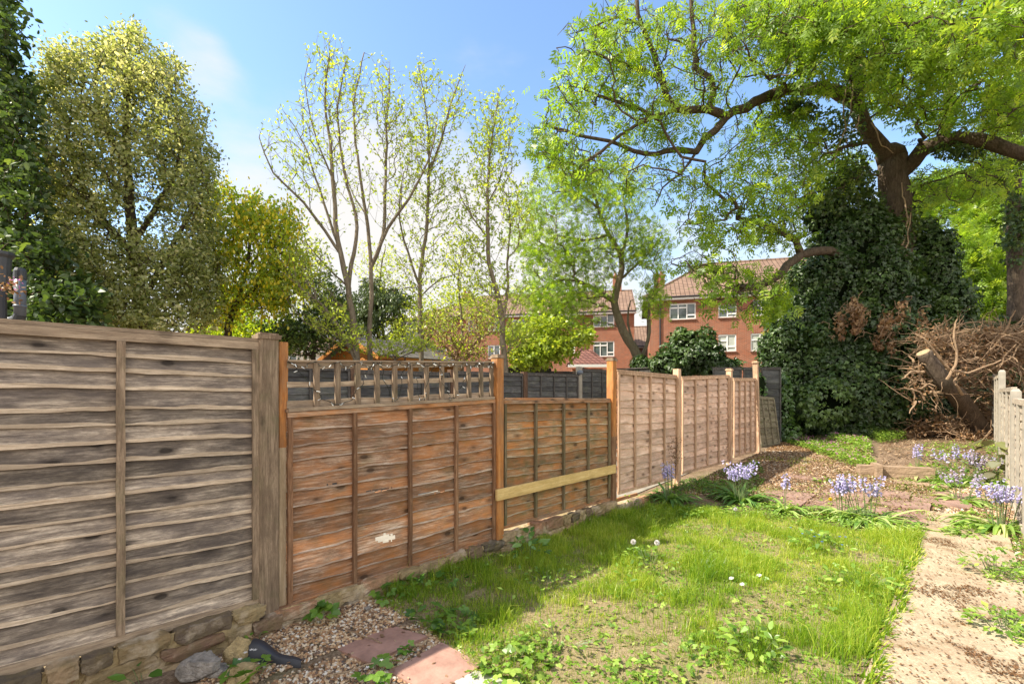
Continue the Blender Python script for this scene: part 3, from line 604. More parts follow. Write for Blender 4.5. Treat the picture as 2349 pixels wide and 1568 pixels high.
for i in range(5):
    y = cuts[i + 1]; b = MB(); hz = (1.84, 1.84, 1.86, 2.03, 2.0)[i]
    b.box((0, -.01, hz / 2), (.11, .10, hz), jit=.002); o = b.build('post', M['brown_post'] if i < 3 else M['concrete']); place(o, (y - NB, y, 0), PI / 4)
CUR = None
y = cuts[4]; lp = thing('wall_lamp', (y - NB + .02, y - .1, 1.9), 'small round grey lamp on the concrete post', 'lamp', rz=PI / 4)
b = MB(); a_ = np.linspace(0, PI, 9); b.tube([(.0, -.06 * math.cos(q) * 1.2, 0) for q in a_[:]], [max(.004, .055 * math.sin(q)) for q in a_], 12); b.build('dome', M['plastic_grey'], lp, smooth=True); b = MB(); b.box((0, .05, -.02), (.05, .05, .08)); b.build('bracket', M['plastic_dark'], lp)
# bracket on the trellis-side brown post
pb = P(812, 862, 6.4); barthing('strut', pb, P(822, 840, 6.3), .015, .02, M['metal'], 'black metal strut angled from the brown post behind the trellis', 'strut')
# close-board fence further off
def closeboard(xa, xb, Ya, Yb, zt, label, mat):
    a, b2 = P(xa, 900, Ya), P(xb, 900, Yb); L = math.hypot(*(b2 - a)[:2]); o = thing('board_fence', (a[0], a[1], 0), label, 'fence', 'far fences', math.atan2(b2[1] - a[1], b2[0] - a[0])); mb = MB(); x = 0
    while x < L: mb.box((x + .05, 0, zt / 2 + R.uniform(-.01, .01)), (.098, .022, zt), R.rand(), jit=.002); x += .1
    mb.build('boards', mat, o); mb = MB(); mb.bar((0, -.02, zt + .015), (L, -.02, zt + .015), .07, .03); mb.build('capping', mat, o); return o
closeboard(1150, 1262, 13.5, 14, 2.17, 'dark close board fence beneath the bright green bush', M['fence_dark_z'])
closeboard(1262, 1345, 13, 13.4, 2.03, 'lower charcoal fence in front of the small tiled roof', M['fence_dark_z'])
closeboard(1405, 1500, 13.5, 12.5, 2.12, 'dark fence at the foot of the leaning green tree', M['fence_dark_z'])
section('garden_fence', tuple(P(1700, 900, 11.)[:2]) + (.2,), 'short charcoal fence across the garden end behind the last peach posts')
for i, (xa, xb) in enumerate(((1634, 1700), (1704, 1742), (1745, 1790))):
    a, b2 = P(xa, 900, 11.), P(xb, 900, 11.); flatpanel('charcoal panel', (a[0], a[1]), 0, b2[0] - a[0], .2, .2, 2.04, 2.04, 11, WD, 0, n=16)
CUR = None
# right-hand fence: X - Y = c2
C2 = .57
def onr(x): r = (x - CX) / F; Y = C2 / (r - 1); return r * Y, Y
def rpost(Y, zt, label, w=.10):
    X = Y + C2; z0 = float(gz(X, Y)); mb = MB(); h = zt - z0
    mb.box((0, 0, h / 2 - .1), (w, w * .9, h + .2 - .03), jit=.002); s_ = w / 2
    mb.add([[-s_, -s_*.9, h-.015], [s_, -s_*.9, h-.015], [s_, s_*.9, h-.015], [-s_, s_*.9, h-.015], [-s_*.2, -s_*.5, h+.02], [s_*.2, -s_*.5, h+.02], [s_*.2, s_*.5, h+.02], [-s_*.2, s_*.5, h+.02]], [[0,1,5,4],[1,2,6,5],[2,3,7,6],[3,0,4,7],[4,5,6,7]], .5)
    o = mb.build('post', M['concrete'], label=label); place(o, (X, Y, z0), PI / 4); return o
def rpanel(Ya, Yb, zt, label):
    o = flatpanel(label, (Yb + C2, Yb), -3 * PI / 4, (Yb - Ya) * 1.4142, float(gz(Yb + C2, Yb)) + .04, float(gz(Ya + C2, Ya)) + .04, zt, zt, 14, (M['wood_white'], M['wood_white'], M['concrete'], M['wood_white']), 2, n=60, wav=.02, proud=.02); return o
section('garden_fence', (5.67 + C2, 5.67, 0), 'bleached sunlit fence with grey concrete posts at the right edge')
rpost(5.67, 1.477, 'nearest grey concrete post of the right fence'); rpost(8.1, 1.83, 'tallest grey concrete post of the right fence'); rpost(10.4, 1.86, 'farthest grey concrete post of the right fence')
rpanel(3.8, 5.60, 1.36, 'bleached rough panel at the right edge, nearest the camera'); rpanel(5.74, 8.03, 1.50, 'bleached panel between the two nearer concrete posts'); rpanel(8.17, 10.33, 1.76, 'bleached panel between the two farther concrete posts'); CUR = None

# ================================================================== PAVING SLABS
def slab(pts, mat, label, cat='slab', th=.04, group='paving slabs', z=None, lift=.022):
    P4 = np.array(pts)[:, :2]; c = P4.mean(0); zc = float(gz(*c)) + lift if z is None else z; n = 9; q = np.linspace(0, 1, n); A, B = np.meshgrid(q, q)
    W = ((1-A)*(1-B))[..., None] * P4[0] + (A*(1-B))[..., None] * P4[1] + (A*B)[..., None] * P4[2] + ((1-A)*B)[..., None] * P4[3]
    zz = (fbm(W[..., 0] * 5, W[..., 1] * 5, 1) - .5) * .008; tl = R.uniform(-.006, .006, 2); e = np.minimum.reduce([A, B, 1 - A, 1 - B]); zz = zz - (e < .01) * .004 + tl[0] * (A - .5) * 2 + tl[1] * (B - .5) * 2
    jx = (e < .01)[..., None] * R.uniform(-.004, .004, W.shape)
    mb = MB(); T = np.concatenate([W + jx - c, zz[..., None]], -1); mb.grid(T)
    rim = np.concatenate([T[0, :-1], T[:-1, -1], T[-1, :0:-1], T[:0:-1, 0]]); lo = rim.copy(); lo[:, 2] = -th; k = len(rim); i = np.arange(k); j = (i + 1) % k
    mb.add(np.concatenate([rim, lo]), np.stack([i, i + k, j + k, j], -1)); o = mb.build('paving_slab', mat, label=label, cat=cat, group=group); o.location = (*c, zc); return o
slab([G(763, 1481), G(847, 1529), G(979, 1467), G(876, 1423)], M['slab'], 'square pink slab in the gravel, the farther of the two near the fence')
slab([G(891, 1544), G(1000, 1603), G(1103, 1531), G(1015, 1481)], M['slab'], 'pink slab at the bottom edge with patches of sun')
slab([G(770, 1620), G(850, 1670), G(905, 1590), G(835, 1570)], M['slab_pale'], 'corner of a pale slab at the bottom edge left of the pink slabs')
slab([G(1040, 1570), G(1130, 1620), G(1200, 1570), G(1090, 1545)], M['slab_pale'], 'grey slab sunk at the bottom edge beside the lawn')
rows = [(6.42, 6.86), (6.88, 7.34), (7.36, 7.82), (7.86, 8.32), (8.36, 8.82)]
cols = [(.98, 1.52), (1.54, 2.08), (2.10, 2.66)]
rn = ['front', 'second', 'third', 'fourth', 'rearmost']; cn = ['left', 'middle', 'path side']
for i, (a, b) in enumerate(rows):
    for j, (c, d) in enumerate(cols):
        if i >= 2 and j == 0: continue
        if i == 4 and j == 1: continue
        s_ = .12 * i if i > 2 else 0; slab([UV(a, c + s_), UV(a, d + s_), UV(b, d + s_), UV(b, c + s_)], M['slab_far'], '%s slab of the %s row of brown red slabs behind the lawn' % (cn[j], rn[i]), group='brown red slabs behind the lawn', lift=.03)
slab([UV(8.1, .95), UV(8.1, 1.4), UV(8.5, 1.4), UV(8.5, .95)], M['slab_far'], 'lone brown red slab out in the gravel by the fence', lift=.025)
# raised bed with stone steps
def stonebar(px, label, cat, d, rz=PI * .25 + PI / 2, mat='stone_step'):
    g = G(*px); mb = MB(); n = 14; q = np.linspace(-.5, .5, n)
    for ax in range(3):
        for sg in (-1, 1):
            A, B = np.meshgrid(q, q); Vv = np.zeros((n, n, 3)); o2 = [k for k in range(3) if k != ax]; Vv[..., ax] = .5 * sg; Vv[..., o2[0]] = A; Vv[..., o2[1]] = B
            W = Vv * d; s_ = (fbm(W[..., 0] * 9 + W[..., 1] * 5 + 20, W[..., 2] * 30 + W[..., 1] * 7 + 20, 1) - .5) * .03; mb.grid(W + Vv * s_[..., None])
    o = mb.build(cat.replace(' ', '_'), M[mat], label=label, cat=cat); o.location = (g[0], g[1], g[2] + d[2] / 2 - .02); o.rotation_euler = (0, 0, rz); return o
M['stone_step'] = mono('weathered sandstone edging', (.30, .215, .145), .9, .35, 7, .7, bd=.012)
stonebar((2052, 1062), 'layered stone riser of the raised bed beside the step', 'stone edging', (.95, .16, .20), rz=-.35)
stonebar((2070, 1082), 'low stone step below the raised bed', 'stone step', (.8, .3, .06), rz=-.4)
stonebar((2082, 1107), 'broad flat stone at the foot of the raised bed', 'flat stone', (.85, .35, .035), rz=-.5)
stonebar((2011, 1060), 'short upright concrete kerb at the corner of the raised bed', 'kerb post', (.07, .26, .24), rz=-.35)
# ================================================================== BUILDINGS
def winwall(mb, L, z0, z1, holes, dep=.09):
    xs = sorted({0, L, *[h[0] for h in holes], *[h[1] for h in holes]}); zs = sorted({z0, z1, *[h[2] for h in holes], *[h[3] for h in holes]})
    for i in range(len(xs) - 1):
        for j in range(len(zs) - 1):
            a, b, c, d = xs[i], xs[i+1], zs[j], zs[j+1]; cx, cz = (a + b) / 2, (c + d) / 2
            if any(h[0] < cx < h[1] and h[2] < cz < h[3] for h in holes): continue
            mb.add([[a, 0, c], [b, 0, c], [b, 0, d], [a, 0, d]], [0, 1, 2, 3])
    for a, b, c, d in holes:
        mb.add([[a,0,c],[a,dep,c],[b,dep,c],[b,0,c],[a,0,d],[a,dep,d],[b,dep,d],[b,0,d]], [[0,1,2,3],[4,7,6,5],[0,4,5,1],[3,2,6,7]])
def window(parent, a, b, c, d, kind, dep=.07, curtain=False, sill=True):
    f = MB(); w = .065; y = dep; W, H = b - a, d - c
    for p in (((a, y, c + w/2), (b, y, c + w/2)), ((a, y, d - w/2), (b, y, d - w/2))): f.bar(*p, .05, w)
    for x in (a + w/2, b - w/2): f.box((x, y, (c + d) / 2), (w, .05, H - 2 * w))
    if kind == 2: ms = [(a + b) / 2]; tr = [(0, .62), (1, .30)]
    elif kind == 3: ms = [a + W / 3, a + 2 * W / 3]; tr = [(0, .72), (2, .28), (1, .72)]
    else: ms = []; tr = []
    for x in ms: f.box((x, y - .004, (c + d) / 2), (.06, .05, H - 2 * w))
    xs = [a] + ms + [b]
    for k, r_ in tr:
        f.bar((xs[k] + .05, y - .008, c + H * r_), (xs[k + 1] - .05, y - .008, c + H * r_), .05, .06)
        # the opening light's own thicker sash
        lo, hi = (c + H * r_ + .03, d - w) if r_ > .5 else (c + w, c + H * r_ - .03)
        for q in (lo + .015, hi - .015): f.bar((xs[k] + .06, y - .02, q), (xs[k+1] - .04, y - .02, q), .03, .03)
    o = f.build('window', M['white'], parent)
    g = MB(); g.add([[a+.03, y+.02, c+.03], [b-.03, y+.02, c+.03], [b-.03, y+.02, d-.03], [a+.03, y+.02, d-.03]], [0,1,2,3]); g.build('pane', M['curtain' if curtain else 'glass'], o)
    if sill: g = MB(); g.box(((a+b)/2, -.02, c - .03), (W + .1, .14, .055)); g.build('sill', M['slab_far'], o)
def house(org, rz, L, D, z1, zr, wins, label, wallmat, tile, hipl, hipr, pipes=(), chim=(), zb=-.1, soff=.28, over=.45):
    o = thing('brick_house', (org[0], org[1], 0), label, 'house', rz=rz); mb = MB()
    holes = [w[:4] for w in wins]; winwall(mb, L, zb, z1, holes)
    mb.add([[0,0,zb],[0,D,zb],[0,D,z1],[0,0,z1]], [0,3,2,1]); mb.add([[L,0,zb],[L,D,zb],[L,D,z1],[L,0,z1]], [0,1,2,3]); mb.add([[0,D,zb],[L,D,zb],[L,D,z1],[0,D,z1]], [0,3,2,1])
    g = (D / 2)
    if not hipr: mb.add([[L,0,z1],[L,D,z1],[L,g,zr-.15]], [0,1,2])
    if not hipl: mb.add([[0,0,z1],[0,D,z1],[0,g,zr-.15]], [0,2,1])
    mb.build('wall', wallmat, o)
    for w in wins: window(o, *w[:4], w[4], curtain=len(w) > 5)
    e = over; ze = z1 + .02; sl = (zr - z1) / g; zo = ze - .0; rl = g * .95 if hipl else -.15; rr = L - g * .95 if hipr else L + .15
    xl, xr = (-e if hipl else -.15), (L + e if hipr else L + .15)
    r = MB(); A = [xl, -e, zo]; B = [xr, -e, zo]; C = [rr, g, zr]; Dd = [rl, g, zr]; E = [xl, D + e, zo]; Fv = [xr, D + e, zo]
    # front slope with a real thickness at the eave
    r.add([A, B, C, Dd], [0,1,2,3]); r.add([E, Fv, C, Dd], [0,3,2,1])
    r.add([A, Dd, E], [0,1,2]) ; r.add([B, Fv, C], [0,1,2])
    r.tube([np.array(Dd) - [0,0,.02], np.array(C) - [0,0,.02]], .11, 6)
    if hipl: r.tube([np.array(A), np.array(Dd)], .10, 6)
    if hipr: r.tube([np.array(B), np.array(C)], .10, 6)
    ro = r.build('roof', tile, o)
    for cx, cy, cw, cd, cz in chim:
        c = MB(); c.box((cx, cy, (z1 + cz) / 2), (cw, cd, cz - z1)); c.box((cx, cy, cz + .05), (cw + .12, cd + .12, .1)); 
        for k in (-.2, .2): c.tube([(cx + k * cw, cy, cz + .1), (cx + k * cw, cy, cz + .45)], [.12, .1], 10)
        c.build('chimney', wallmat, ro)
    f = MB(); f.bar((xl, -e + .12, z1 - .10), (xr, -e + .12, z1 - .10), .03, .2); f.box(((xl+xr)/2, -e/2 + .07, z1 - .185), (xr - xl, e - .1, .03)); f.build('fascia', M['white'], o)
    f = MB(); f.tube([(xl, -e + .04, z1 - .02), (xr, -e + .04, z1 - .02)], .06, 8); f.build('gutter', M['drain'], o)
    for x in pipes: f = MB(); f.tube([(x, -e + .04, z1 - .1), (x, -.07, z1 - .4), (x, -.07, zb)], .05, 8); f.build('drainpipe', M['drain'], o)
    return o
def facade(org, rz, x, y):
    d = np.array([math.cos(rz), math.sin(rz)]); r = (x - CX) / F      # org + s d = Y(r,1)
    s_ = (r * org[1] - org[0]) / (d[0] - r * d[1]); Y = org[1] + s_ * d[1]; return s_, HC + (HY - y) * Y / F
def wpx(org, rz, x0, x1, y0, y1, k, *c):
    a, z1 = facade(org, rz, x0, y0); b, z0 = facade(org, rz, x1, y1); return (a, b, z0, facade(org, rz, x1, y0)[1], k, *c)
oR = ((1490 - CX) * 33 / F, 33.); rR = math.atan2(-2, 7.38)
wr = [wpx(oR, rR, *q) for q in ((1536, 1596, 694, 731, 3), (1648, 1690, 697, 727, 2), (1727, 1767, 685, 723, 2), (1536, 1580, 769, 806, 2), (1648, 1689, 766, 805, 2, 1), (1722, 1766, 763, 804, 2, 1), (1850, 1900, 676, 716, 3), (1860, 1905, 758, 800, 2))]
wr += [(a, b, .9, 2.2, k) for a, b, k in ((1.8, 3.4, 3), (6., 7.3, 2))]
house(oR, rR, 17, 9, 8.2, 11.6, wr, 'red brick house with hipped tile roof right of centre', M['brick'], M['tile'], True, False, pipes=(facade(oR, rR, 1514, 700)[0],), chim=((.9, 4.8, .8, .6, 10.9),))
oL = ((971 - CX) * 41.5 / F, 41.5); rL = math.atan2(-3.5, 18.19)
wl = [wpx(oL, rL, *q) for q in ((1001, 1024, 733, 759, 2), (1073, 1100, 731, 759, 2), (1119, 1147, 729, 759, 2), (1175, 1204, 732, 764, 2), (1236, 1262, 724, 754, 2), (1292, 1315, 722, 750, 2), (1361, 1409, 714, 749, 3), (1119, 1147, 791, 822, 2), (1236, 1262, 786, 815, 2), (1300, 1319, 786, 810, 2), (1361, 1409, 782, 817, 3), (1001, 1024, 795, 822, 2))]
house(oL, rL, facade(oL, rL, 1455, 700)[0], 9, 8.2, 10.9, wl, 'long red brick terrace seen through the thin trees', M['brick'], M['tile'], True, False, pipes=(facade(oL, rL, 1338, 700)[0],), chim=((2.6, 5.2, 1., .7, 11.3), (17.3, 4.6, .8, .6, 12.2)))
a = P(1452, 900, 47); house((a[0], a[1]), -.2, 4, 6, 6.2, 8.6, [(1.2, 2.0, 3.2, 4.6, 2)], 'small brown brick link building between the two red houses', M['brick_brown'], M['tile'], False, False)
a = P(845, 900, 38); house((a[0], a[1]), .1, 4.6, 7, 5.3, 6.3, [(2.9, 4.0, 3.6, 4.6, 2)], 'cream rendered house behind the shed', M['render_wall'], M['felt'], False, False)
a = P(905, 900, 46); o = thing('house', (a[0], a[1], 0), 'flat roofed white and dark dormer house far behind the conifer', 'house', rz=-.1); mb = MB(); winwall(mb, 4.2, 0, 8.8, [(1.2, 3.2, 6.6, 8.5)]); mb.add([[4.2,0,0],[4.2,5,0],[4.2,5,8.8],[4.2,0,8.8]], [0,1,2,3]); mb.build('wall', M['plastic_dark'], o); window(o, 1.2, 3.2, 6.6, 8.5, 2, sill=False)
mb = MB(); mb.box((1.9, 2.2, 9.0), (5.4, 5.8, .32)); mb.build('roof', M['white'], o)
a = P(585, 900, 30); house((a[0], a[1]), .15, 4.2, 6, 4.3, 5.4, [(1.6, 2.6, 3.0, 4.0, 2)], 'pale house glimpsed behind the yellow laburnum', M['render_wall'], M['tile'], False, False)
# small hipped roof outbuilding
a = P(1303, 900, 20); o = thing('garage', (a[0], a[1], 0), 'small outbuilding with a dark red hipped tile roof in front of the terrace', 'outbuilding', rz=-.05); Lg = P(1394, 900, 20)[0] - a[0]
mb = MB(); mb.box((Lg/2, Lg/2, 1.25), (Lg - .4, Lg - .4, 2.5)); mb.build('wall', M['brick'], o)
mb = MB(); ap = [Lg * .38, Lg * .5, 3.42]; bp = [Lg * .58, Lg * .5, 3.42]; q = [[0,0,2.69],[Lg,0,2.69],[Lg,Lg,2.69],[0,Lg,2.69]]
mb.add([q[0], q[1], bp, ap], [0,1,2,3]); mb.add([q[1], q[2], bp], [0,1,2]); mb.add([q[2], q[3], ap, bp], [0,1,2,3]); mb.add([q[3], q[0], ap], [0,1,2])
for p1, p2 in ((q[0], ap), (q[1], bp), (ap, bp)): mb.tube([p1, p2], .055, 6)
mb.build('roof', M['tile_red'], o); mb = MB(); mb.bar((0, .02, 2.62), (Lg, .02, 2.62), .04, .12); mb.build('fascia', M['white'], o)
# shed
A0 = np.array([-3.34, 12.]); gd = np.array([-.8, .6]); o = thing('shed', (A0[0], A0[1], 0), 'orange timber shed with a grey felt roof behind the trellis', 'shed', rz=math.atan2(.8, .6))
# local x = long wall, local y = gable direction
Ls, Wd, ez, az = 2.7, 2.5, 2.46, 2.98; mb = MB()
def boards(mb, fn, z0, z1, n, L, T=None):
    for k in range(n):
        a_, b_ = z0 + (z1 - z0) * k / n, z0 + (z1 - z0) * (k + 1) / n
        p = [fn(0, -.018, a_), fn(L, -.018, a_), fn(L, 0, b_), fn(0, 0, b_)]; mb.add(p, [0,1,2,3], R.rand()); mb.add([fn(0, 0, a_), fn(L, 0, a_), fn(L, -.018, a_), fn(0, -.018, a_)], [0,1,2,3], .3)
boards(mb, lambda x, y, z: [x, y, z], 0, ez, 18, Ls); boards(mb, lambda x, y, z: [y, Wd - x, z], 0, ez, 18, Wd)
mb.add([[-.0, 0, ez], [-.0, Wd, ez], [-.0, Wd/2, az]], [0,2,1], .4); mb.build('wall', M['shed'], o)
mb = MB(); ov = .18
for s_ in (0, 1):
    e0 = -ov if s_ == 0 else Wd + ov; ze = ez - ov * (az - ez) / (Wd / 2)
    mb.add([[-.3, e0, ze], [Ls + .2, e0, ze], [Ls + .2, Wd/2, az], [-.3, Wd/2, az], [-.3, e0, ze + .03], [Ls + .2, e0, ze + .03], [Ls + .2, Wd/2, az + .03], [-.3, Wd/2, az + .03]], [[4,5,6,7],[3,2,1,0],[0,1,5,4],[1,2,6,5],[3,0,4,7]])
mb.build('roof', M['felt'], o)
mb = MB(); ze = ez - ov * (az - ez) / (Wd / 2)
mb.bar((-.32, -ov, ze - .04), (-.32, Wd/2, az - .04), .03, .11); mb.bar((-.32, Wd/2, az - .04), (-.32, Wd + ov, ze - .04), .03, .11); mb.bar((-.3, -ov - .01, ze - .035), (Ls + .2, -ov - .01, ze - .035), .02, .07); mb.build('bargeboard', M['shed'], o)
mb = MB()
for x in (.5, 1.5, 2.5): mb.bar((x, -ov - .03, ze + .02), (x, -ov - .03, ze - .12), .02, .03)
mb.build('gutter_bracket', M['metal'], o)

# ================================================================== POND-SIDE PIPES AT THE LEFT EDGE (neighbour's extension)
a = P(46, 680, 4.3); o = thing('vent_pipe', (a[0], a[1], 1.9), 'slate grey plastic pipe with a dark cap at the left edge above the fence', 'pipe'); z = lambda y: HC + (HY - y) * 4.3 / F - 1.9
mb = MB(); mb.tube([(0, 0, z(725)), (0, 0, z(640))], .042, 16); mb.tube([(0, 0, z(705)), (0, 0, z(700))], .047, 16); mb.build('pipe', M['plastic_grey'], o, smooth=True)
mb = MB(); mb.tube([(0, 0, z(640)), (0, 0, z(622)), (0, 0, z(615))], [.047, .045, .034], 16); mb.build('cap', M['plastic_dark'], o)
mb = MB(); mb.tube([(0, 0, z(722)), (-.02, 0, z(732)), (-.08, 0, z(738)), (-.5, 0, z(740))], .046, 12); mb.build('elbow', M['plastic_dark'], o)
a = P(2, 680, 4.1); o = thing('rainwater_hopper', (a[0], a[1], 1.9), 'black rainwater hopper and downpipe cut by the left edge', 'downpipe'); z = lambda y: HC + (HY - y) * 4.1 / F - 1.9
mb = MB(); mb.tube([(0, 0, z(578)), (0, 0, z(585)), (0, 0, z(592)), (0, 0, z(650))], [.09, .09, .072, .06], 14); mb.build('hopper', M['plastic_dark'], o); mb = MB(); mb.tube([(0, 0, z(650)), (0, 0, z(760))], .04, 12); mb.build('downpipe', M['drain'], o)
a = P(25, 660, 3.9); o = thing('hanging_plant', tuple(a), 'wilted reddish plant with pink flowers hanging by the grey pipe', 'plant'); mb = MB(); p_ = R.normal(size=(70, 3)) * [.045, .04, .065]; scatter(mb, OVAL, p_, unit(70), unit(70), .035, R.rand(70)); mb.build('leaves', M['dead_leaf'], o)
mb = MB(); p_ = R.normal(size=(16, 3)) * [.03, .03, .03] + [.03, 0, .03]; scatter(mb, OVAL, p_, unit(16), unit(16), .02, R.rand(16)); mb.build('flowers', M['pink'], o)

# ================================================================== TREES
def lp(*q): return [P(*k) for k in q]
def finish(name, tree, bark, leaf, leaf_mb, label, cat='tree', group=None, rt=.004, ex=.45, crown='crown', sides=6, extra=()):
    b0 = tree.p[0]; o = thing(name, (b0[0], b0[1], b0[2]), label, cat, group)
    w = tree.mesh(rt, ex, sides); w.v = [v - b0 for v in w.v]; w.build('trunk', bark, o, smooth=True)
    for nm, mb, m in ((crown, leaf_mb, leaf),) + tuple(extra):
        if mb is None: continue
        mb.v = [v - b0 for v in mb.v]; mb.build(nm, m, o)
    return o
# --- sparse young trees behind the trellis
def young(limbs, blobs, label, r=.075, per=2, size=.060, tint=(.5, .22), group='slim young trees with opening leaves', kb=.25, spread=.02, rt=.0035, foot=None, mat='young', tpl=OVAL, droop=0., kup=1.5, ex=.46, arc=.05):
    T = Tree(); ids = []
    for i, (pts, r0, r1, par) in enumerate(limbs):
        q = lp(*pts); pr = -1
        if par: pr = T.near(q[0]); q = q[1:]
        if not par: g = q[0].copy(); g[2] = float(gz(g[0], g[1])) - .1; q = [g] + q
        T.limb(q, r0, r1, pr)
    A = np.concatenate([blob(*b[:6], int(b[6] * 1.5)) for b in blobs]); T.attract(list(A), kb=kb, kup=kup, droop=droop, arc=arc)
    mb = MB(); leafcloud(T, mb, tpl, per, size, spread, tint, down=.2, along=.9); return T, mb
T, mb = young([([(817, 823, 9), (799, 658, 9), (774, 549, 9), (766, 439, 9), (757, 329, 9.1), (746, 219, 9.1), (757, 110, 9.1)], .085, .012, 0),
  ([(785, 592, 9), (697, 466, 8.8), (626, 396, 8.7), (592, 313, 8.6)], .035, .01, 1), ([(780, 575, 9), (735, 439, 9.1), (697, 329, 9.2), (655, 262, 9.2)], .03, .008, 1),
  ([(806, 690, 9), (801, 631, 9.1), (820, 521, 9.2), (790, 395, 9.3), (775, 240, 9.3), (800, 130, 9.3)], .045, .01, 1), ([(766, 420, 9), (720, 300, 8.9), (700, 180, 8.9), (712, 120, 8.9)], .02, .006, 1), ([(801, 655, 9), (758, 620, 8.9), (706, 560, 8.8), (690, 520, 8.8)], .02, .006, 1)],
  [(760, 250, 85, 150, 9.1, .9, 260), (665, 330, 80, 110, 8.9, .7, 130), (755, 120, 60, 50, 9.1, .5, 60), (745, 420, 100, 130, 9.1, .8, 120), (740, 640, 70, 90, 8.9, .6, 60)], '')
finish('young_tree', T, M['bark_grey'], M['young'], mb, 'tallest sparse young tree with a twin stem behind the left of the trellis', group='slim young trees with opening leaves', rt=.0029, ex=.43)
T, mb = young([([(848, 823, 9.6), (849, 720, 9.6), (852, 640, 9.6), (840, 494, 9.6), (823, 384, 9.6), (812, 247, 9.7), (834, 120, 9.7)], .07, .01, 0),
  ([(853, 625, 9.6), (878, 540, 9.6), (884, 420, 9.7), (888, 300, 9.7), (895, 140, 9.7)], .045, .008, 1), ([(858, 605, 9.6), (889, 527, 9.5), (938, 455, 9.4), (985, 360, 9.3), (1004, 260, 9.3)], .04, .008, 1), ([(838, 480, 9.6), (800, 420, 9.8), (780, 330, 9.9)], .018, .006, 1)],
  [(850, 220, 75, 110, 9.7, .8, 170), (895, 260, 60, 120, 9.7, .8, 120), (945, 330, 70, 120, 9.5, .8, 140), (870, 420, 90, 100, 9.6, .7, 100)], '')
finish('young_tree', T, M['bark_grey'], M['young'], mb, 'sparse young tree forking low, second from the left behind the trellis', group='slim young trees with opening leaves', rt=.0029, ex=.43)
T, mb = young([([(966, 823, 10), (963, 658, 10), (978, 520, 10), (984, 384, 10.1), (980, 274, 10.1), (962, 160, 10.1)], .07, .01, 0),
  ([(988, 400, 10), (1021, 290, 9.9), (1040, 220, 9.9), (1068, 150, 9.9)], .03, .008, 1), ([(962, 645, 10), (927, 549, 9.8), (915, 470, 9.8), (925, 400, 9.8)], .03, .008, 1), ([(963, 690, 10), (1010, 640, 10.2), (1060, 625, 10.3)], .02, .006, 1), ([(963, 668, 10), (930, 660, 9.7), (900, 668, 9.6)], .02, .006, 1)],
  [(985, 300, 75, 150, 10, .8, 220), (945, 450, 70, 110, 10, .8, 150), (1020, 450, 60, 90, 10, .8, 110), (960, 600, 85, 90, 10, .8, 130), (975, 730, 70, 50, 9.8, .7, 70), (1050, 230, 40, 70, 9.9, .5, 70), (970, 170, 50, 50, 10.1, .5, 50)], '', per=3)
finish('young_tree', T, M['bark_grey'], M['young'], mb, 'straight slim tree rising behind the middle of the trellis', group='slim young trees with opening leaves', rt=.0029, ex=.43)
T, mb = young([([(1160, 860, 9.8), (1153, 780, 9.8), (1147, 702, 9.8), (1122, 603, 9.8), (1119, 494, 9.8), (1119, 417, 9.9), (1130, 307, 9.9), (1145, 215, 9.9)], .085, .01, 0),
  ([(1160, 750, 9.8), (1163, 680, 9.8), (1164, 603, 9.9), (1169, 521, 10), (1166, 430, 10)], .04, .008, 1), ([(1119, 560, 9.8), (1085, 500, 9.6), (1060, 460, 9.6), (1040, 400, 9.6)], .025, .006, 1), ([(1118, 470, 9.8), (1150, 400, 10), (1170, 330, 10)], .02, .006, 1)],
  [(1135, 300, 70, 110, 9.9, .8, 230), (1100, 400, 80, 100, 9.9, .8, 180), (1170, 470, 60, 110, 9.9, .8, 180), (1080, 560, 80, 100, 9.9, .8, 180), (1150, 660, 90, 70, 9.9, .8, 150), (1180, 760, 60, 50, 9.9, .6, 60)], '', per=4, size=.06)
finish('young_tree', T, M['bark_grey'], M['young'], mb, 'young tree right of the orange stained post with a dark forked stem', group='slim young trees with opening leaves', rt=.0029, ex=.43)
T, mb = young([([(905, 823, 9.2), (900, 800, 9.2), (885, 770, 9.2)], .015, .005, 0)], [(880, 795, 60, 25, 9.2, .4, 60), (960, 790, 50, 22, 9.2, .4, 45)], '', per=4)
finish('sapling', T, M['bark_grey'], M['young'], mb, 'low leafy sapling in front of the shed roof', rt=.003)
# thin whippy tree left of those
T, mb = young([([(815, 823, 8.2), (790, 770, 8.2), (740, 700, 8.1), (690, 660, 8), (650, 625, 8)], .02, .006, 0), ([(790, 770, 8.2), (700, 740, 8.1), (660, 690, 8.1)], .012, .005, 1), ([(740, 700, 8.1), (790, 640, 8.1)], .01, .005, 1)],
  [(690, 610, 70, 80, 8.1, .5, 120), (750, 720, 60, 50, 8.1, .5, 90), (800, 770, 60, 30, 8.1, .4, 60)], '', per=3)
finish('sapling', T, M['bark_grey'], M['young'], mb, 'thin sapling bending left behind the trellis', rt=.003)
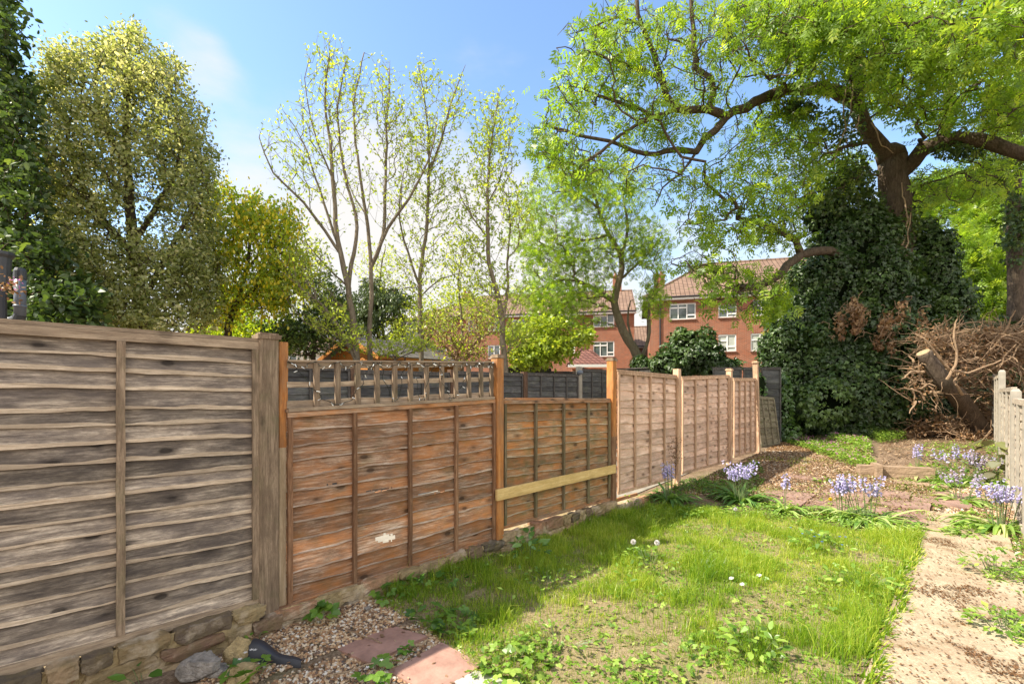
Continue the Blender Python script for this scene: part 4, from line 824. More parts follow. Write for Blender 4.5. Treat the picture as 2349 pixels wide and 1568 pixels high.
# --- tree 4, leaning with dense light leaves
T = Tree(); q = lp((1470, 860, 14), (1462, 815, 14), (1428, 756, 14), (1409, 692, 14), (1421, 641, 14), (1425, 588, 14), (1388, 522, 14), (1367, 460, 14), (1352, 420, 14)); g = q[0].copy(); g[2] = .1
T.limb([g] + q, .2, .03)
for pts, a, b in (([(1408, 690, 14), (1345, 652, 13.8), (1290, 640, 13.6), (1240, 660, 13.5)], .08, .02), ([(1425, 590, 14), (1440, 520, 14.1), (1430, 450, 14.2), (1450, 400, 14.2)], .06, .015), ([(1420, 650, 14), (1480, 590, 14), (1520, 540, 14)], .05, .015), ([(1464, 830, 14), (1490, 760, 14), (1488, 700, 14), (1510, 650, 14)], .07, .02), ([(1400, 540, 14), (1340, 550, 13.8), (1280, 540, 13.8)], .05, .015), ([(1375, 480, 14), (1320, 440, 14), (1270, 440, 14)], .04, .012), ([(1458, 806, 14), (1440, 740, 14.2), (1446, 690, 14.3)], .05, .02)):
    k = T.near(P(*pts[0])); T.limb(lp(*pts[1:]), a, b, k)
A = np.concatenate([blob(*b) for b in ((1290, 430, 85, 100, 14, 1.2, 330), (1400, 440, 110, 90, 14, 1.2, 330), (1280, 580, 95, 70, 13.8, 1.2, 380), (1400, 560, 100, 90, 14, 1.2, 300), (1250, 680, 85, 50, 13.6, 1.2, 300), (1330, 670, 80, 50, 13.6, 1., 200), (1490, 570, 60, 90, 14, 1.1, 200), (1500, 680, 40, 60, 14, .8, 120), (1215, 520, 50, 110, 13.8, 1, 180), (1300, 740, 90, 25, 13.3, .8, 90))])
T.attract(list(A), kb=.2, kup=.5, arc=.15); mb = MB(); T.tips = [q for q in T.tips if R.rand() < .95]; leafcloud(T, mb, ASH, 4, .17, .08, (.62, .22), down=.45, upn=.8)
finish('leaning_tree', T, M['bark_grey'], M['ash'], mb, 'leaning light green tree between the two red brick houses', rt=.0045)
# --- big ash with traced limbs
T = Tree(); D0 = 12.5; q = lp((2052, 1000, D0), (2056, 700, D0), (2055, 537, D0), (2053, 435, D0), (2048, 372, D0), (2040, 330, D0)); T.limb(q, .42, .33, wob=.16)
def br(pts, a, b, wob=.06):
    k = T.near(P(*pts[0])); return T.limb(lp(*pts[1:]), a, b, k, wob=wob)
br([(2045, 358, D0), (1991, 302, 12.3), (1966, 240, 12.1), (1945, 222, 12), (1889, 205, 11.8), (1820, 205, 11.5), (1761, 220, 11.2), (1710, 246, 11), (1664, 268, 10.8), (1640, 300, 10.7), (1618, 318, 10.6), (1597, 348, 10.5), (1550, 342, 10.4), (1505, 353, 10.3), (1454, 346, 10.2), (1400, 325, 10.1), (1352, 317, 10), (1300, 300, 9.9), (1249, 287, 9.9)], .20, .012)
br([(1664, 271, 10.8), (1623, 252, 10.7), (1556, 251, 10.5), (1528, 220, 10.4), (1518, 184, 10.3), (1500, 128, 10.2), (1474, 61, 10.1), (1460, 0, 10), (1450, -80, 10)], .10, .03)
br([(1626, 250, 10.7), (1637, 215, 10.7), (1633, 179, 10.7), (1597, 155, 10.7), (1592, 77, 10.7), (1584, 0, 10.6), (1580, -80, 10.6)], .08, .03)
br([(1556, 251, 10.5), (1500, 268, 10.2), (1440, 300, 10), (1380, 345, 9.9), (1330, 380, 9.8)], .05, .012)
br([(1500, 270, 10.3), (1430, 240, 10.1), (1370, 215, 9.9), (1310, 200, 9.8)], .035, .01)
br([(1597, 348, 10.5), (1560, 400, 10.4), (1520, 430, 10.3), (1500, 470, 10.2)], .04, .01)
br([(1474, 61, 10.1), (1420, 40, 9.9), (1360, 60, 9.7), (1300, 80, 9.6)], .03, .01)
br([(1518, 184, 10.3), (1450, 150, 10), (1380, 130, 9.8), (1320, 110, 9.7)], .035, .01)
br([(1955, 225, 12.1), (1966, 153, 12), (1960, 51, 11.8), (1962, -60, 11.6), (1950, -200, 11.4)], .20, .12)
br([(1966, 153, 12), (1900, 80, 11), (1850, 20, 10), (1800, -60, 9.4)], .09, .04)
br([(1960, 51, 11.8), (2040, 20, 10.5), (2100, -20, 9.5), (2180, -40, 8.8)], .09, .04)
br([(2053, 400, D0), (2094, 372, 12.3), (2119, 343, 12), (2196, 317, 11.7), (2273, 327, 11.3), (2344, 353, 11), (2450, 370, 10.6), (2560, 330, 10.3)], .21, .1)
br([(2119, 343, 12), (2155, 325, 12.6), (2178, 245, 12.8), (2170, 153, 12.9), (2160, 51, 12.9), (2150, -60, 12.9)], .17, .08)
br([(2180, 245, 12.8), (2240, 190, 12), (2300, 150, 11.5), (2380, 100, 11)], .07, .03)
br([(2170, 153, 12.9), (2110, 90, 12.5), (2060, 40, 12.)], .06, .03)
br([(2000, 310, 12.3), (1965, 330, 11.9), (1935, 338, 11.6), (1905, 352, 11.4)], .07, .03)
br([(2052, 620, D0), (1960, 600, 12), (1890, 575, 11.6), (1838, 583, 11.2), (1795, 625, 10.9), (1750, 652, 10.7), (1700, 661, 10.5)], .13, .085)
br([(1838, 583, 11.2), (1825, 552, 11.1), (1797, 535, 11), (1740, 510, 10.8), (1690, 500, 10.6)], .06, .02)
A = np.concatenate([blob(*b[:6], int(b[6] * (.62 if b[0] < 1740 else .85))) for b in (
 (1300, 250, 75, 110, 9.8, 1.0, 260), (1370, 120, 110, 100, 9.8, 1.1, 320), (1330, 380, 95, 60, 9.9, 1., 210), (1470, 200, 110, 120, 10.2, 1.2, 330), (1450, 50, 130, 80, 10, 1.2, 240), (1600, 60, 130, 90, 10.4, 1.3, 330), (1450, 400, 100, 60, 10.1, 1., 150), (1620, 180, 100, 90, 10.6, 1.2, 210),
 (1750, 60, 130, 110, 10.2, 1.5, 420), (1850, 120, 130, 110, 10.5, 1.5, 430), (1900, 20, 150, 90, 9.5, 1.3, 400), (2030, 60, 150, 100, 9.5, 1.3, 420), (2100, 180, 150, 90, 11, 1.5, 380), (2200, 60, 150, 110, 9, 1.2, 420), (2300, 180, 110, 120, 10.5, 1.4, 330), (2350, 40, 120, 110, 8.8, 1., 260), (1720, 330, 120, 60, 10.9, 1., 170), (1600, 420, 90, 70, 10.3, 1., 190), (1650, 520, 110, 60, 10.4, 1., 300), (1720, 430, 90, 70, 10.6, 1., 220), (1600, 610, 80, 40, 10.2, .9, 170), (1700, 640, 120, 50, 10.3, 1., 220), (1715, 710, 70, 22, 10.3, .5, 60), (1780, 690, 30, 30, 10.6, .4, 60), (1640, 690, 60, 30, 10.2, .6, 50), (1830, 420, 70, 80, 11.4, 1., 150), (1790, 520, 60, 60, 11, .8, 140), (2220, 420, 120, 50, 11.5, 1.2, 160), (2320, 260, 80, 60, 11., 1., 120), (2160, 280, 80, 60, 12, 1., 110), (1930, 400, 70, 70, 12.4, .8, 190), (1850, 330, 90, 70, 11.8, 1, 170), (2000, 200, 60, 70, 12.6, .8, 120), (2120, 430, 60, 50, 12.8, .8, 120), (2280, 330, 90, 70, 12.6, 1, 160), (1780, 270, 100, 50, 11.6, .8, 150), (1500, 300, 120, 60, 10.4, .9, 170), (1250, 330, 50, 60, 9.9, .8, 110))])
T.attract(list(A), kb=.12, kup=.25, arc=.16, step=.35); mb = MB(); 
tp = np.array([T.p[i] for i in T.tips]); px_ = CX + F * tp[:, 0] / tp[:, 1]; py_ = HY - F * (tp[:, 2] - HC) / tp[:, 1]
keep = R.rand(len(tp)) < np.clip(.34 - .08 * sstep(560, 620, py_) + .16 * sstep(1700, 1950, px_) * (1 - sstep(230, 330, py_)) + .15 * (px_ > 1700), 0, 1); T.tips = [t_ for t_, k_ in zip(T.tips, keep) if k_]
leafcloud(T, mb, ASH, 5, .22, .10, (.52, .26), down=.55, upn=.7, sv=.5)
iv = MB(); A = np.concatenate([blob(*b) for b in ((1955, 120, 30, 120, 11.8, .3, 800), (1930, 290, 60, 60, 11.8, .5, 600), (1960, 410, 55, 60, 12.2, .5, 900), (1900, 450, 55, 55, 12., .5, 700), (1990, 480, 50, 60, 12.2, .4, 1300), (2085, 520, 40, 60, 12.3, .4, 700), (1830, 250, 60, 30, 11.5, .3, 600), (2025, 560, 45, 40, 11.95, .3, 900), (2200, 345, 70, 25, 11.6, .3, 500))]); iv_n = len(A); scatter(iv, IVY, A, unit(iv_n) * .8 + [0, 0, -.7], unit(iv_n) + [0, -.4, .5], .10 * R.uniform(.6, 1.2, iv_n), R.rand(iv_n))
finish('ash_tree', T, M['bark_ash'], M['ash'], mb, 'huge spreading ash tree with a gnarled brown trunk above the ivy', extra=(('climbing_ivy', iv, M['darkgreen']),), rt=.0066, ex=.42)
# --- big olive tree and dark tree at the left, laburnum
def bushy(name, base, limbs, blobs, mats, label, per, size, spread, tint, tpl=OVAL, bark='bark_dark', kb=.12, kup=.2, rt=.004, extra=None, r0=.15, down=.2, group=None, hollow=0):
    T = Tree(); g = P(*base); g[2] = float(gz(g[0], g[1])) - .1; T.limb([g] + lp(*limbs[0]), r0, r0 * .3)
    for l in limbs[1:]: k = T.near(P(*l[0])); T.limb(lp(*l[1:]), r0 * .4, r0 * .08, k)
    A = np.concatenate([blob(*b, hollow) if hollow else blob(*b) for b in blobs]); T.attract(list(A), kb=kb, kup=kup, arc=.15, step=.35); mb = MB(); T.tips = [q for q in T.tips if R.rand() < .72]; leafcloud(T, mb, tpl, int(per * 1.4), size, spread, tint, down=down, sv=.55); ex = ()
    if extra:
        m2 = MB(); n, mat, sz, sp, dn = extra; Pn, d, Q = T.tipdirs(); i = R.randint(0, len(Pn), n)
        pos = Pn[i] + R.normal(size=(n, 3)) * sp; dr = unit(n) * .3 + [0, 0, -dn]; scatter(m2, OVAL, pos, dr, unit(n), sz, R.rand(n)); ex = (('blossom', m2, M[mat]),)
    return finish(name, T, M[bark], M[mats], mb, label, rt=rt, extra=ex, group=group)
bushy('leafy_tree', (330, 900, 8), [[(320, 700, 8), (300, 500, 8), (290, 300, 8), (300, 150, 8)], [(310, 600, 8), (200, 450, 7.8), (150, 300, 7.8)], [(305, 560, 8), (400, 400, 8.2), (420, 280, 8.2)], [(318, 680, 8), (420, 520, 8), (460, 430, 8)], [(300, 400, 8), (230, 250, 8), (220, 130, 8)]],
  [(290, 170, 80, 70, 8, .8, 210), (200, 260, 110, 120, 7.8, 1, 340), (370, 260, 85, 110, 8.1, 1, 290), (300, 380, 150, 130, 8, 1.1, 420), (420, 430, 65, 120, 8.1, .9, 260), (180, 450, 120, 120, 7.8, 1, 360), (330, 600, 150, 100, 7.8, 1.1, 430), (180, 640, 130, 90, 7.6, 1, 340), (430, 650, 60, 100, 8, .9, 220), (300, 740, 170, 50, 7.6, 1, 320), (300, 85, 45, 35, 8, .5, 60), (430, 600, 50, 60, 8, .6, 110), (150, 560, 100, 100, 7.4, 1, 300), (250, 700, 150, 60, 7.4, .9, 260), (110, 330, 80, 120, 7.4, .8, 200), (465, 520, 40, 90, 8.2, .7, 130), (470, 700, 45, 70, 8.2, .7, 130), (165, 140, 60, 55, 7.9, .7, 110), (375, 165, 50, 60, 8.1, .7, 100), (440, 300, 45, 80, 8.2, .7, 120), (240, 110, 60, 40, 8, .6, 80), (110, 190, 45, 90, 7.8, .6, 120), (120, 430, 50, 90, 7.6, .6, 120), (470, 400, 40, 80, 8.3, .6, 110), (490, 600, 35, 90, 8.3, .6, 110)],
  'olive', 'tall grey green variegated tree filling the left of the sky', 13, .056, .075, (.45, .28), r0=.14)
bushy('evergreen_tree', (40, 900, 6.6), [[(20, 600, 6.6), (-20, 300, 6.6), (-40, 0, 6.6)], [(0, 450, 6.6), (60, 330, 6.8)], [(-20, 300, 6.6), (30, 150, 6.7)]],
  [(-30, 60, 95, 120, 6.7, .8, 260), (0, 250, 95, 130, 6.7, .8, 300), (20, 430, 100, 110, 6.6, .8, 280), (40, 580, 120, 80, 6.6, .8, 260), (110, 680, 130, 60, 6.4, .7, 280), (-60, 650, 90, 120, 6.4, .7, 160), (90, 745, 160, 35, 6.2, .6, 220)],
  'darkgreen', 'dark glossy evergreen at the far left edge', 12, .085, .07, (.4, .25), r0=.12)
bushy('laburnum', (520, 900, 9), [[(522, 780, 9), (545, 690, 9), (570, 600, 9), (575, 500, 9)], [(530, 730, 9), (500, 640, 9.1), (490, 560, 9.1)], [(548, 680, 9), (610, 640, 8.9), (640, 580, 8.9)], [(560, 620, 9), (620, 540, 9)]],
  [(560, 500, 75, 70, 9, .9, 240), (620, 570, 55, 90, 8.9, .8, 240), (520, 590, 50, 80, 9.1, .9, 200), (600, 660, 70, 60, 8.9, .8, 200), (520, 700, 50, 60, 9, .8, 130), (640, 680, 40, 60, 8.8, .6, 110), (660, 520, 35, 60, 8.8, .6, 90), (680, 620, 35, 70, 8.7, .5, 100), (480, 500, 40, 60, 9.2, .6, 100), (500, 440, 40, 30, 9.2, .5, 50)],
  'labur', 'yellow flowering laburnum left of the bare young trees', 8, .065, .07, (.5, .25), extra=(3600, 'yellow_fl', .075, np.array([.07, .07, .12]), 1.2), r0=.07, bark='bark_dark')
bushy('hedge_shrub', (560, 900, 11), [[(560, 800, 11), (560, 740, 11)]], [(560, 765, 90, 40, 11, .8, 300), (480, 770, 60, 35, 11, .7, 160), (640, 770, 60, 35, 11.2, .7, 160), (540, 700, 60, 45, 11.4, .8, 150)], 'labur', 'yellow green hedge behind the laburnum trunk', 9, .085, .08, (.5, .3), r0=.05)
bushy('shrub', (720, 900, 9.5), [[(720, 820, 9.5), (720, 740, 9.5)]], [(700, 760, 55, 60, 9.5, .8, 240), (770, 740, 50, 80, 9.7, .8, 220), (650, 775, 60, 40, 9.3, .6, 160), (740, 680, 50, 60, 9.8, .7, 120)], 'darkgreen', 'dark green shrub between the laburnum and the shed', 11, .06, .07, (.6, .3), r0=.05)
for (bx, by_, blobs_, lb) in (((1060, 900, 14), 0, [(1050, 600, 60, 90, 14, .9, 220), (1100, 690, 60, 60, 14, .9, 160), (1020, 700, 50, 60, 14, .9, 130)], 'thin hazy green tree far behind the straight slim tree'), ((880, 900, 15), 0, [(900, 640, 60, 70, 15, .9, 170), (850, 600, 60, 60, 15, .9, 120), (920, 720, 50, 50, 15, .9, 120)], 'thin hazy green tree far behind the forking young tree'), ((700, 900, 13), 0, [(700, 600, 60, 80, 13, .9, 200), (730, 690, 60, 60, 13, .9, 160), (660, 680, 50, 60, 13, .9, 120)], 'airy light green tree beyond the laburnum')):
    T = Tree(); g = P(*bx); g[2] = .1; T.limb([g, P(bx[0], 760, bx[2]), P(bx[0] - 8, 640, bx[2]), P(bx[0] + 6, 560, bx[2])], .07, .015); T.attract(list(np.concatenate([blob(*b) for b in blobs_])), kb=.2, kup=.8, arc=.06); mb = MB(); leafcloud(T, mb, OVAL, 3, .085, .08, (.6, .25), down=.3)
    finish('slim_tree', T, M['bark_grey'], M['young'], mb, lb, rt=.0035)
# --- conifer with drooping sprays
T = Tree(); g = P(870, 900, 15); g[2] = .1; T.limb([g, P(868, 780, 15), P(862, 690, 15), P(860, 640, 15)], .12, .02)
A = np.concatenate([blob(*b) for b in ((880, 700, 60, 40, 15, 1., 170), (840, 740, 50, 50, 15, 1., 140), (800, 720, 70, 60, 15.3, 1, 140), (900, 685, 45, 18, 15, .8, 70), (850, 660, 30, 30, 15, .6, 50))]); T.attract(list(A), kb=.1, kup=-.3, droop=.3); mb = MB(); leafcloud(T, mb, LEAF, 26, .09, .07, (.35, .25), down=1.6, along=1., sv=.5)
finish('conifer', T, M['bark_dark'], M['conifer'], mb, 'drooping dark conifer behind the left young trees', rt=.004, crown='foliage')
# --- bright bush and tangled bush behind the fences
bushy('bright_bush', (1240, 900, 12.6), [[(1240, 860, 12.6), (1240, 800, 12.6)], [(1240, 840, 12.6), (1200, 780, 12.6)], [(1240, 840, 12.6), (1285, 790, 12.6)]], [(1240, 800, 60, 45, 12.6, .7, 260), (1200, 825, 40, 28, 12.5, .6, 120), (1290, 790, 40, 35, 12.7, .6, 130), (1250, 745, 60, 30, 12.8, .7, 150), (1180, 770, 35, 35, 12.6, .5, 80), (1340, 770, 25, 25, 12.8, .4, 50)], 'young', 'bright yellow green bush left of the small tiled roof', 9, .10, .07, (.35, .3), r0=.05)
bushy('tangled_bush', (1050, 900, 12), [[(1050, 850, 12), (1040, 780, 12)], [(1050, 840, 12), (1100, 770, 12)], [(1050, 840, 12), (1010, 780, 12)]], [(1050, 785, 70, 45, 12, .8, 420), (1100, 740, 50, 50, 12.2, .8, 220), (1010, 750, 40, 50, 12, .8, 140), (1090, 810, 50, 25, 11.8, .6, 120)], 'young', 'tangled brown twiggy bush above the trellis, right of the shed', 2, .07, .06, (.4, .3), r0=.04, bark='deadwood', rt=.006, extra=(1600, 'dead_leaf', .05, .07, .3))
bushy('hedge_shrub', (930, 900, 14.5), [[(930, 830, 14.5), (930, 790, 14.5)]], [(940, 775, 50, 35, 14.5, .8, 130), (900, 760, 40, 30, 14.8, .7, 90), (1000, 730, 35, 35, 14.8, .7, 90), (1060, 700, 50, 40, 14.8, .7, 130), (1120, 730, 40, 45, 14.8, .7, 130), (960, 700, 40, 30, 14.8, .7, 80)], 'young', 'leafy light shrub behind the shed roof', 6, .08, .08, (.6, .3), r0=.04)
bushy('background_tree', (2380, 900, 17), [[(2380, 600, 17), (2350, 400, 17)], [(2380, 650, 17), (2250, 500, 17)]], [(2290, 520, 100, 110, 17, 1.5, 420), (2230, 640, 90, 90, 17, 1.5, 300), (2340, 660, 90, 110, 17, 1.5, 360), (2200, 440, 90, 60, 18, 1.5, 200), (2340, 420, 70, 60, 17, 1.5, 200), (2120, 480, 60, 80, 18, 1.5, 120), (2290, 690, 110, 60, 15.5, 1.2, 420), (2230, 590, 60, 80, 15.5, 1., 220)], 'ash', 'sunlit green tree behind the ivy at the right edge', 10, .24, .16, (.45, .3), tpl=ASH, r0=.2, bark='bark_ash', rt=.007)
bushy('background_shrub', (1830, 900, 14), [[(1830, 760, 14), (1835, 700, 14)]], [(1810, 690, 45, 40, 13.6, .7, 150), (1850, 660, 40, 40, 13.6, .7, 120), (1790, 730, 35, 20, 13.5, .5, 70), (1860, 720, 40, 40, 13.6, .6, 110)], 'ash', 'bright young foliage lit by the sun between the brick house and the ivy', 6, .2, .10, (.85, .2), tpl=ASH, r0=.08)
T = Tree(); g = P(2320, 900, 13.5); g[2] = .2; T.limb([g] + lp((2330, 700, 13.5), (2325, 500, 13.5), (2330, 330, 13.5), (2340, 200, 13.4), (2355, 100, 13.3)), .22, .12); A = np.concatenate([blob(2325, 300, 45, 120, 13.4, .6, 150), blob(2280, 390, 50, 40, 13.2, .5, 90), blob(2335, 520, 40, 110, 13.4, .5, 110)]); T.attract(list(A), kb=.1, kup=0); mb = MB(); leafcloud(T, mb, IVY, 14, .10, .08, (.5, .3), down=.8)
finish('ivy_clad_tree', T, M['bark_ash'], M['darkgreen'], mb, 'ivy covered trunk at the upper right edge', rt=.005)

# ================================================================== IVY MASSES
def ivymass(blobs, per_m2, size, label, mat, name='ivy', core=.80, tint=(.5, .25), cat='ivy', bright=None, tips=0, kind_parts='leaves'):
    cs = []; rs = []
    for x, y, rx, ry, Y, dY in blobs: cs.append(P(x, y, Y)); rs.append([rx * Y / F, dY, ry * Y / F])
    nbig = len(cs)
    for i in range(nbig):
        for _ in range(7 if rs[i][0] > .6 else 4):
            u = unit(1)[0]; u[1] = -abs(u[1]) * .6; u /= np.linalg.norm(u); k = R.uniform(.22, .42); cs.append(cs[i] + u * np.array(rs[i]) * R.uniform(.82, 1.02)); rs.append([rs[i][0] * k, rs[i][1] * k, rs[i][2] * k * R.uniform(.8, 1.6)])
    cs = np.array(cs); rs = np.array(rs); base = cs[:nbig].mean(0); mb = MB(); cb = MB()
    for i in range(len(cs)):
        a, b, c = rs[i]; area = 4 * PI * (((a*b)**1.6 + (a*c)**1.6 + (b*c)**1.6) / 3) ** (1 / 1.6); n = int(area * per_m2); u = unit(n)
        k = 1 + .22 * (fbm(u[:, 0] * 3 + i * 7 + 10, u[:, 2] * 3 + u[:, 1] * 2 + 10, 2) - .5) * 2 + .10 * (fbm(u[:, 0] * 9 + i + 10, u[:, 2] * 9 + 10, 5) - .5) * 2
        p = cs[i] + u * rs[i] * (k * (1.10 - .30 * R.rand(n) ** .8))[:, None]; ok = np.ones(n, bool)
        for j in range(len(cs)):
            if j != i: ok &= (((p - cs[j]) / (rs[j] * .80)) ** 2).sum(1) > 1
        ok &= fbm(p[:, 0] * 3.1 + 20, p[:, 2] * 3.1 + p[:, 1] * 1.7 + 20, 6) + R.normal(size=n) * .05 > .37
        p = p[ok]; u = norm((u / rs[i])[ok]); m = len(p)
        if not m: continue
        if True: keep = (p[:, 2] > gz(p[:, 0], p[:, 1]) - .02) & ~((u[:, 1] > .55)); p = p[keep]; u = u[keep]; m = len(p)
        dr = u * .45 + unit(m) * .65 + np.array([0, 0, -.75]); nr = u + unit(m) * .55 + [0, 0, .45]
        tt = tint[0] + (R.normal() * .12 if i >= nbig else 0) + R.normal(size=m) * tint[1] * .6 + (fbm(p[:, 0] * 2 + 20, p[:, 2] * 2 + 20, 4) - .5) * 1.2 * tint[1] * 2
        scatter(mb, IVY, p - base, dr, nr, size * R.uniform(.6, 1.25, m), tt)
        if i >= nbig: continue
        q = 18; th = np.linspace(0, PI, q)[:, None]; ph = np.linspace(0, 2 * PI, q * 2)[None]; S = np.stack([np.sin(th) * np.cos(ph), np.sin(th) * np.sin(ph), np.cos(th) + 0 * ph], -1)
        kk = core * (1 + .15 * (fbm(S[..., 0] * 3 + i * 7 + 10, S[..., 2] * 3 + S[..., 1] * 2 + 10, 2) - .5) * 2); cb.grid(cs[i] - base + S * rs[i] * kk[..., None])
    o = thing(name, tuple(base), label, cat); mb.build('leaves', mat, o); cb.build('shade_core', M['core'], o, smooth=True); return o, base
big = [(1945, 900, 170, 105, 12.0, 1.2), (1830, 860, 90, 110, 12.2, .9), (1860, 760, 95, 80, 12.4, 1.), (1990, 790, 130, 100, 12.2, 1.2), (1900, 640, 75, 80, 12.3, .8), (1950, 560, 85, 70, 12.4, .8), (2010, 640, 70, 80, 12.0, .8), (2130, 600, 48, 75, 12.4, .7), (2145, 700, 68, 80, 12.5, .9), (2110, 810, 100, 100, 12.8, .9), (1900, 500, 60, 45, 12.6, .5), (1965, 985, 75, 25, 11.4, .5), (2100, 930, 120, 90, 12.9, .9), (1860, 970, 70, 50, 12.4, .6), (2250, 800, 110, 45, 13.5, .9), (2340, 790, 100, 50, 14, .9), (2230, 880, 120, 120, 13.6, .8), (1780, 930, 28, 70, 12, .4), (1770, 800, 30, 45, 12.2, .4), (2070, 690, 50, 60, 12.1, .6)]
ivymass(big, 680, .098, 'huge dark ivy mound smothering the base of the ash tree', M['ivy'])
ivymass([(1585, 812, 62, 42, 12.5, .8), (1648, 835, 48, 22, 12.3, .5), (1525, 830, 36, 26, 12.4, .5), (1570, 780, 32, 22, 12.5, .4), (1610, 790, 25, 25, 12.5, .4)], 420, .11, 'rounded dark ivy shrub rising above the far peach panels', M['ivy'], 'ivy_shrub', cat='shrub', tint=(.45, .25))
ivymass([(1745, 885, 12, 26, 10.8, .12)], 420, .10, 'small ivy patch clinging to the charcoal end panel', M['ivy_bright'], 'ivy_patch')
ivymass([(1797, 920, 16, 60, 11.2, .25), (1810, 990, 20, 22, 11.1, .3)], 420, .09, 'strip of fresher green ivy beside the leaning panel', M['ivy_bright'], 'ivy_edge')
ivymass([(1470, 835, 22, 22, 13.2, .4)], 380, .11, 'dark ivy clump at the foot of the leaning tree', M['ivy'], 'ivy_clump')
# bare ivy stems and brown dead leaves hanging on the mound
o = None
def vines(label, segs, mat, name, r=.02):
    mb = MB(); b0 = P(*segs[0][0])
    for s_ in segs:
        q = np.array(lp(*s_)); t_ = np.linspace(0, 1, 14); c = np.array([np.interp(t_, np.linspace(0, 1, len(q)), q[:, k]) for k in range(3)]).T + np.cumsum(R.normal(size=(14, 3)) * .018, 0) - b0
        mb.tube(c, np.linspace(r, r * .4, 14), 5)
    o = mb.build(name, mat, label=label, cat='vine'); o.location = tuple(b0); return o
vines('pale bare ivy stems climbing the gnarled trunk', [[(2060, 690, 11.5), (2050, 620, 11.7), (2035, 560, 11.9), (2040, 520, 12.)], [(2050, 620, 11.6), (2075, 570, 11.8), (2085, 500, 12)], [(2075, 760, 11.4), (2070, 690, 11.4), (2085, 650, 11.5)], [(2040, 560, 11.8), (2000, 540, 11.8), (1980, 552, 11.8)], [(2065, 560, 11.9), (2072, 480, 12), (2062, 410, 12.1)], [(2060, 600, 11.8), (2030, 590, 11.7), (2000, 620, 11.6)]], M['deadwood_pale'], 'bare_vine', .028)
vines('looping pale vine hanging from the left limb of the ash', [[(1966, 150, 11.6), (1985, 185, 11.5), (2010, 150, 11.5)], [(1960, 180, 11.6), (1955, 260, 11.5), (1940, 330, 11.4)], [(1985, 200, 11.6), (1975, 280, 11.5), (1965, 300, 11.5)], [(2000, 280, 12), (2030, 340, 12), (2055, 350, 12)], [(1940, 200, 11.5), (1935, 300, 11.4), (1920, 380, 11.3)]], M['deadwood_pale'], 'hanging_vine', .018)
for (x, y, rx, ry, Y, lb) in ((1985, 715, 45, 28, 11.05, 'patch of brown dead leaves hanging on the left of the ivy mound'), (2075, 745, 40, 30, 11.2, 'patch of brown dead leaves hanging in the middle of the ivy mound')):
    n = 700; mb = MB(); A = np.concatenate([blob(x + R.uniform(-60, 60), y + R.uniform(-35, 45), rx * R.uniform(.2, .5), ry * R.uniform(.5, 1.3), Y, .3, 100) for _ in range(7)]); c0 = P(x, y, Y); scatter(mb, IVY, A - c0, unit(n) * .6 + [0, 0, -1], unit(n), .085, R.rand(n)); q = thing('dead_ivy', tuple(c0), lb, 'dead leaves'); mb.build('leaves', M['dead_leaf'], q); mb = MB()
    for _ in range(60): p0 = A[R.randint(n)] - c0; t_ = np.cumsum(R.normal(size=(8, 3)) * .05, 0) + [0, 0, 0]; mb.tube(p0 + t_, .008, 4)
    mb.build('twigs', M['deadwood'], q)

# ================================================================== BRUSHWOOD AND LOG
def brushpile(label, blobs, n, nleaf, name='brushwood_pile', rmax=.011, ln=.9, hor=.5):
    mb = MB(); lf = MB(); A = np.concatenate([blob(*b) for b in blobs]); c0 = A.mean(0)
    for _ in range(n):
        p0 = A[R.randint(len(A))] - c0; m = 9; d = unit(1)[0]; d[2] *= hor; d[1] *= .7; d /= np.linalg.norm(d); L = R.uniform(.3, 1.) * ln; pts = [p0]
        for k in range(m): d = d + R.normal(size=3) * .22; d /= np.linalg.norm(d); pts.append(pts[-1] + d * L / m)
        r = 2 * rmax * R.rand() ** 4 + .005; mb.tube(pts, np.linspace(r, r * .35, m + 1), 5 if r > .006 else 3, R.rand())
    i = R.randint(0, len(A), nleaf); scatter(lf, IVY, A[i] - c0 + R.normal(size=(nleaf, 3)) * .08, unit(nleaf) + [0, 0, -.4], unit(nleaf), .06, R.rand(nleaf))
    o = thing(name, tuple(c0), label, 'brushwood'); mb.build('branches', M['deadwood'], o, kind='stuff'); lf.build('dead_leaves', M['dead_leaf'], o, kind='stuff'); return o
brushpile('great heap of brown dead branches behind the right fence', [(2270, 820, 110, 50, 10.4, .45, 300), (2350, 800, 90, 55, 10.5, .45, 300), (2200, 850, 60, 60, 10.4, .5, 120), (2290, 900, 70, 60, 10.4, .4, 150), (2180, 800, 70, 20, 10.4, .5, 100), (2420, 850, 80, 80, 10.4, .45, 100), (2300, 775, 90, 25, 10.4, .4, 250), (2150, 770, 60, 25, 10.4, .5, 120), (2120, 880, 50, 70, 10.4, .4, 100)], 1200, 2600)
brushpile('low spill of dead twigs and leaves in front of the ivy on the right', [(2180, 975, 90, 22, 10.8, .5, 200), (2260, 960, 50, 40, 10.9, .4, 200), (2240, 1010, 60, 20, 10.2, .3, 120), (2100, 995, 60, 10, 10.9, .4, 60)], 620, 2200, 'twig_litter', .009, .7, .35)
lg = thing('fallen_log', tuple(P(2230, 950, 10.)), 'thick cut dead log leaning on the brushwood heap', 'log'); c0 = P(2230, 950, 10.); mb = MB(); q = np.array(lp((2262, 1000, 10.45), (2215, 932, 10.3), (2170, 880, 10.00), (2140, 840, 10.00), (2118, 808, 10.00))) - c0
t_ = np.linspace(0, 1, 22); q = np.array([np.interp(t_, np.linspace(0, 1, 5), q[:, k]) for k in range(3)]).T; mb.tube(q, np.linspace(.185, .135, 22), 14, rough=.12); mb.build('stem', M['bark_log'], lg, smooth=True)
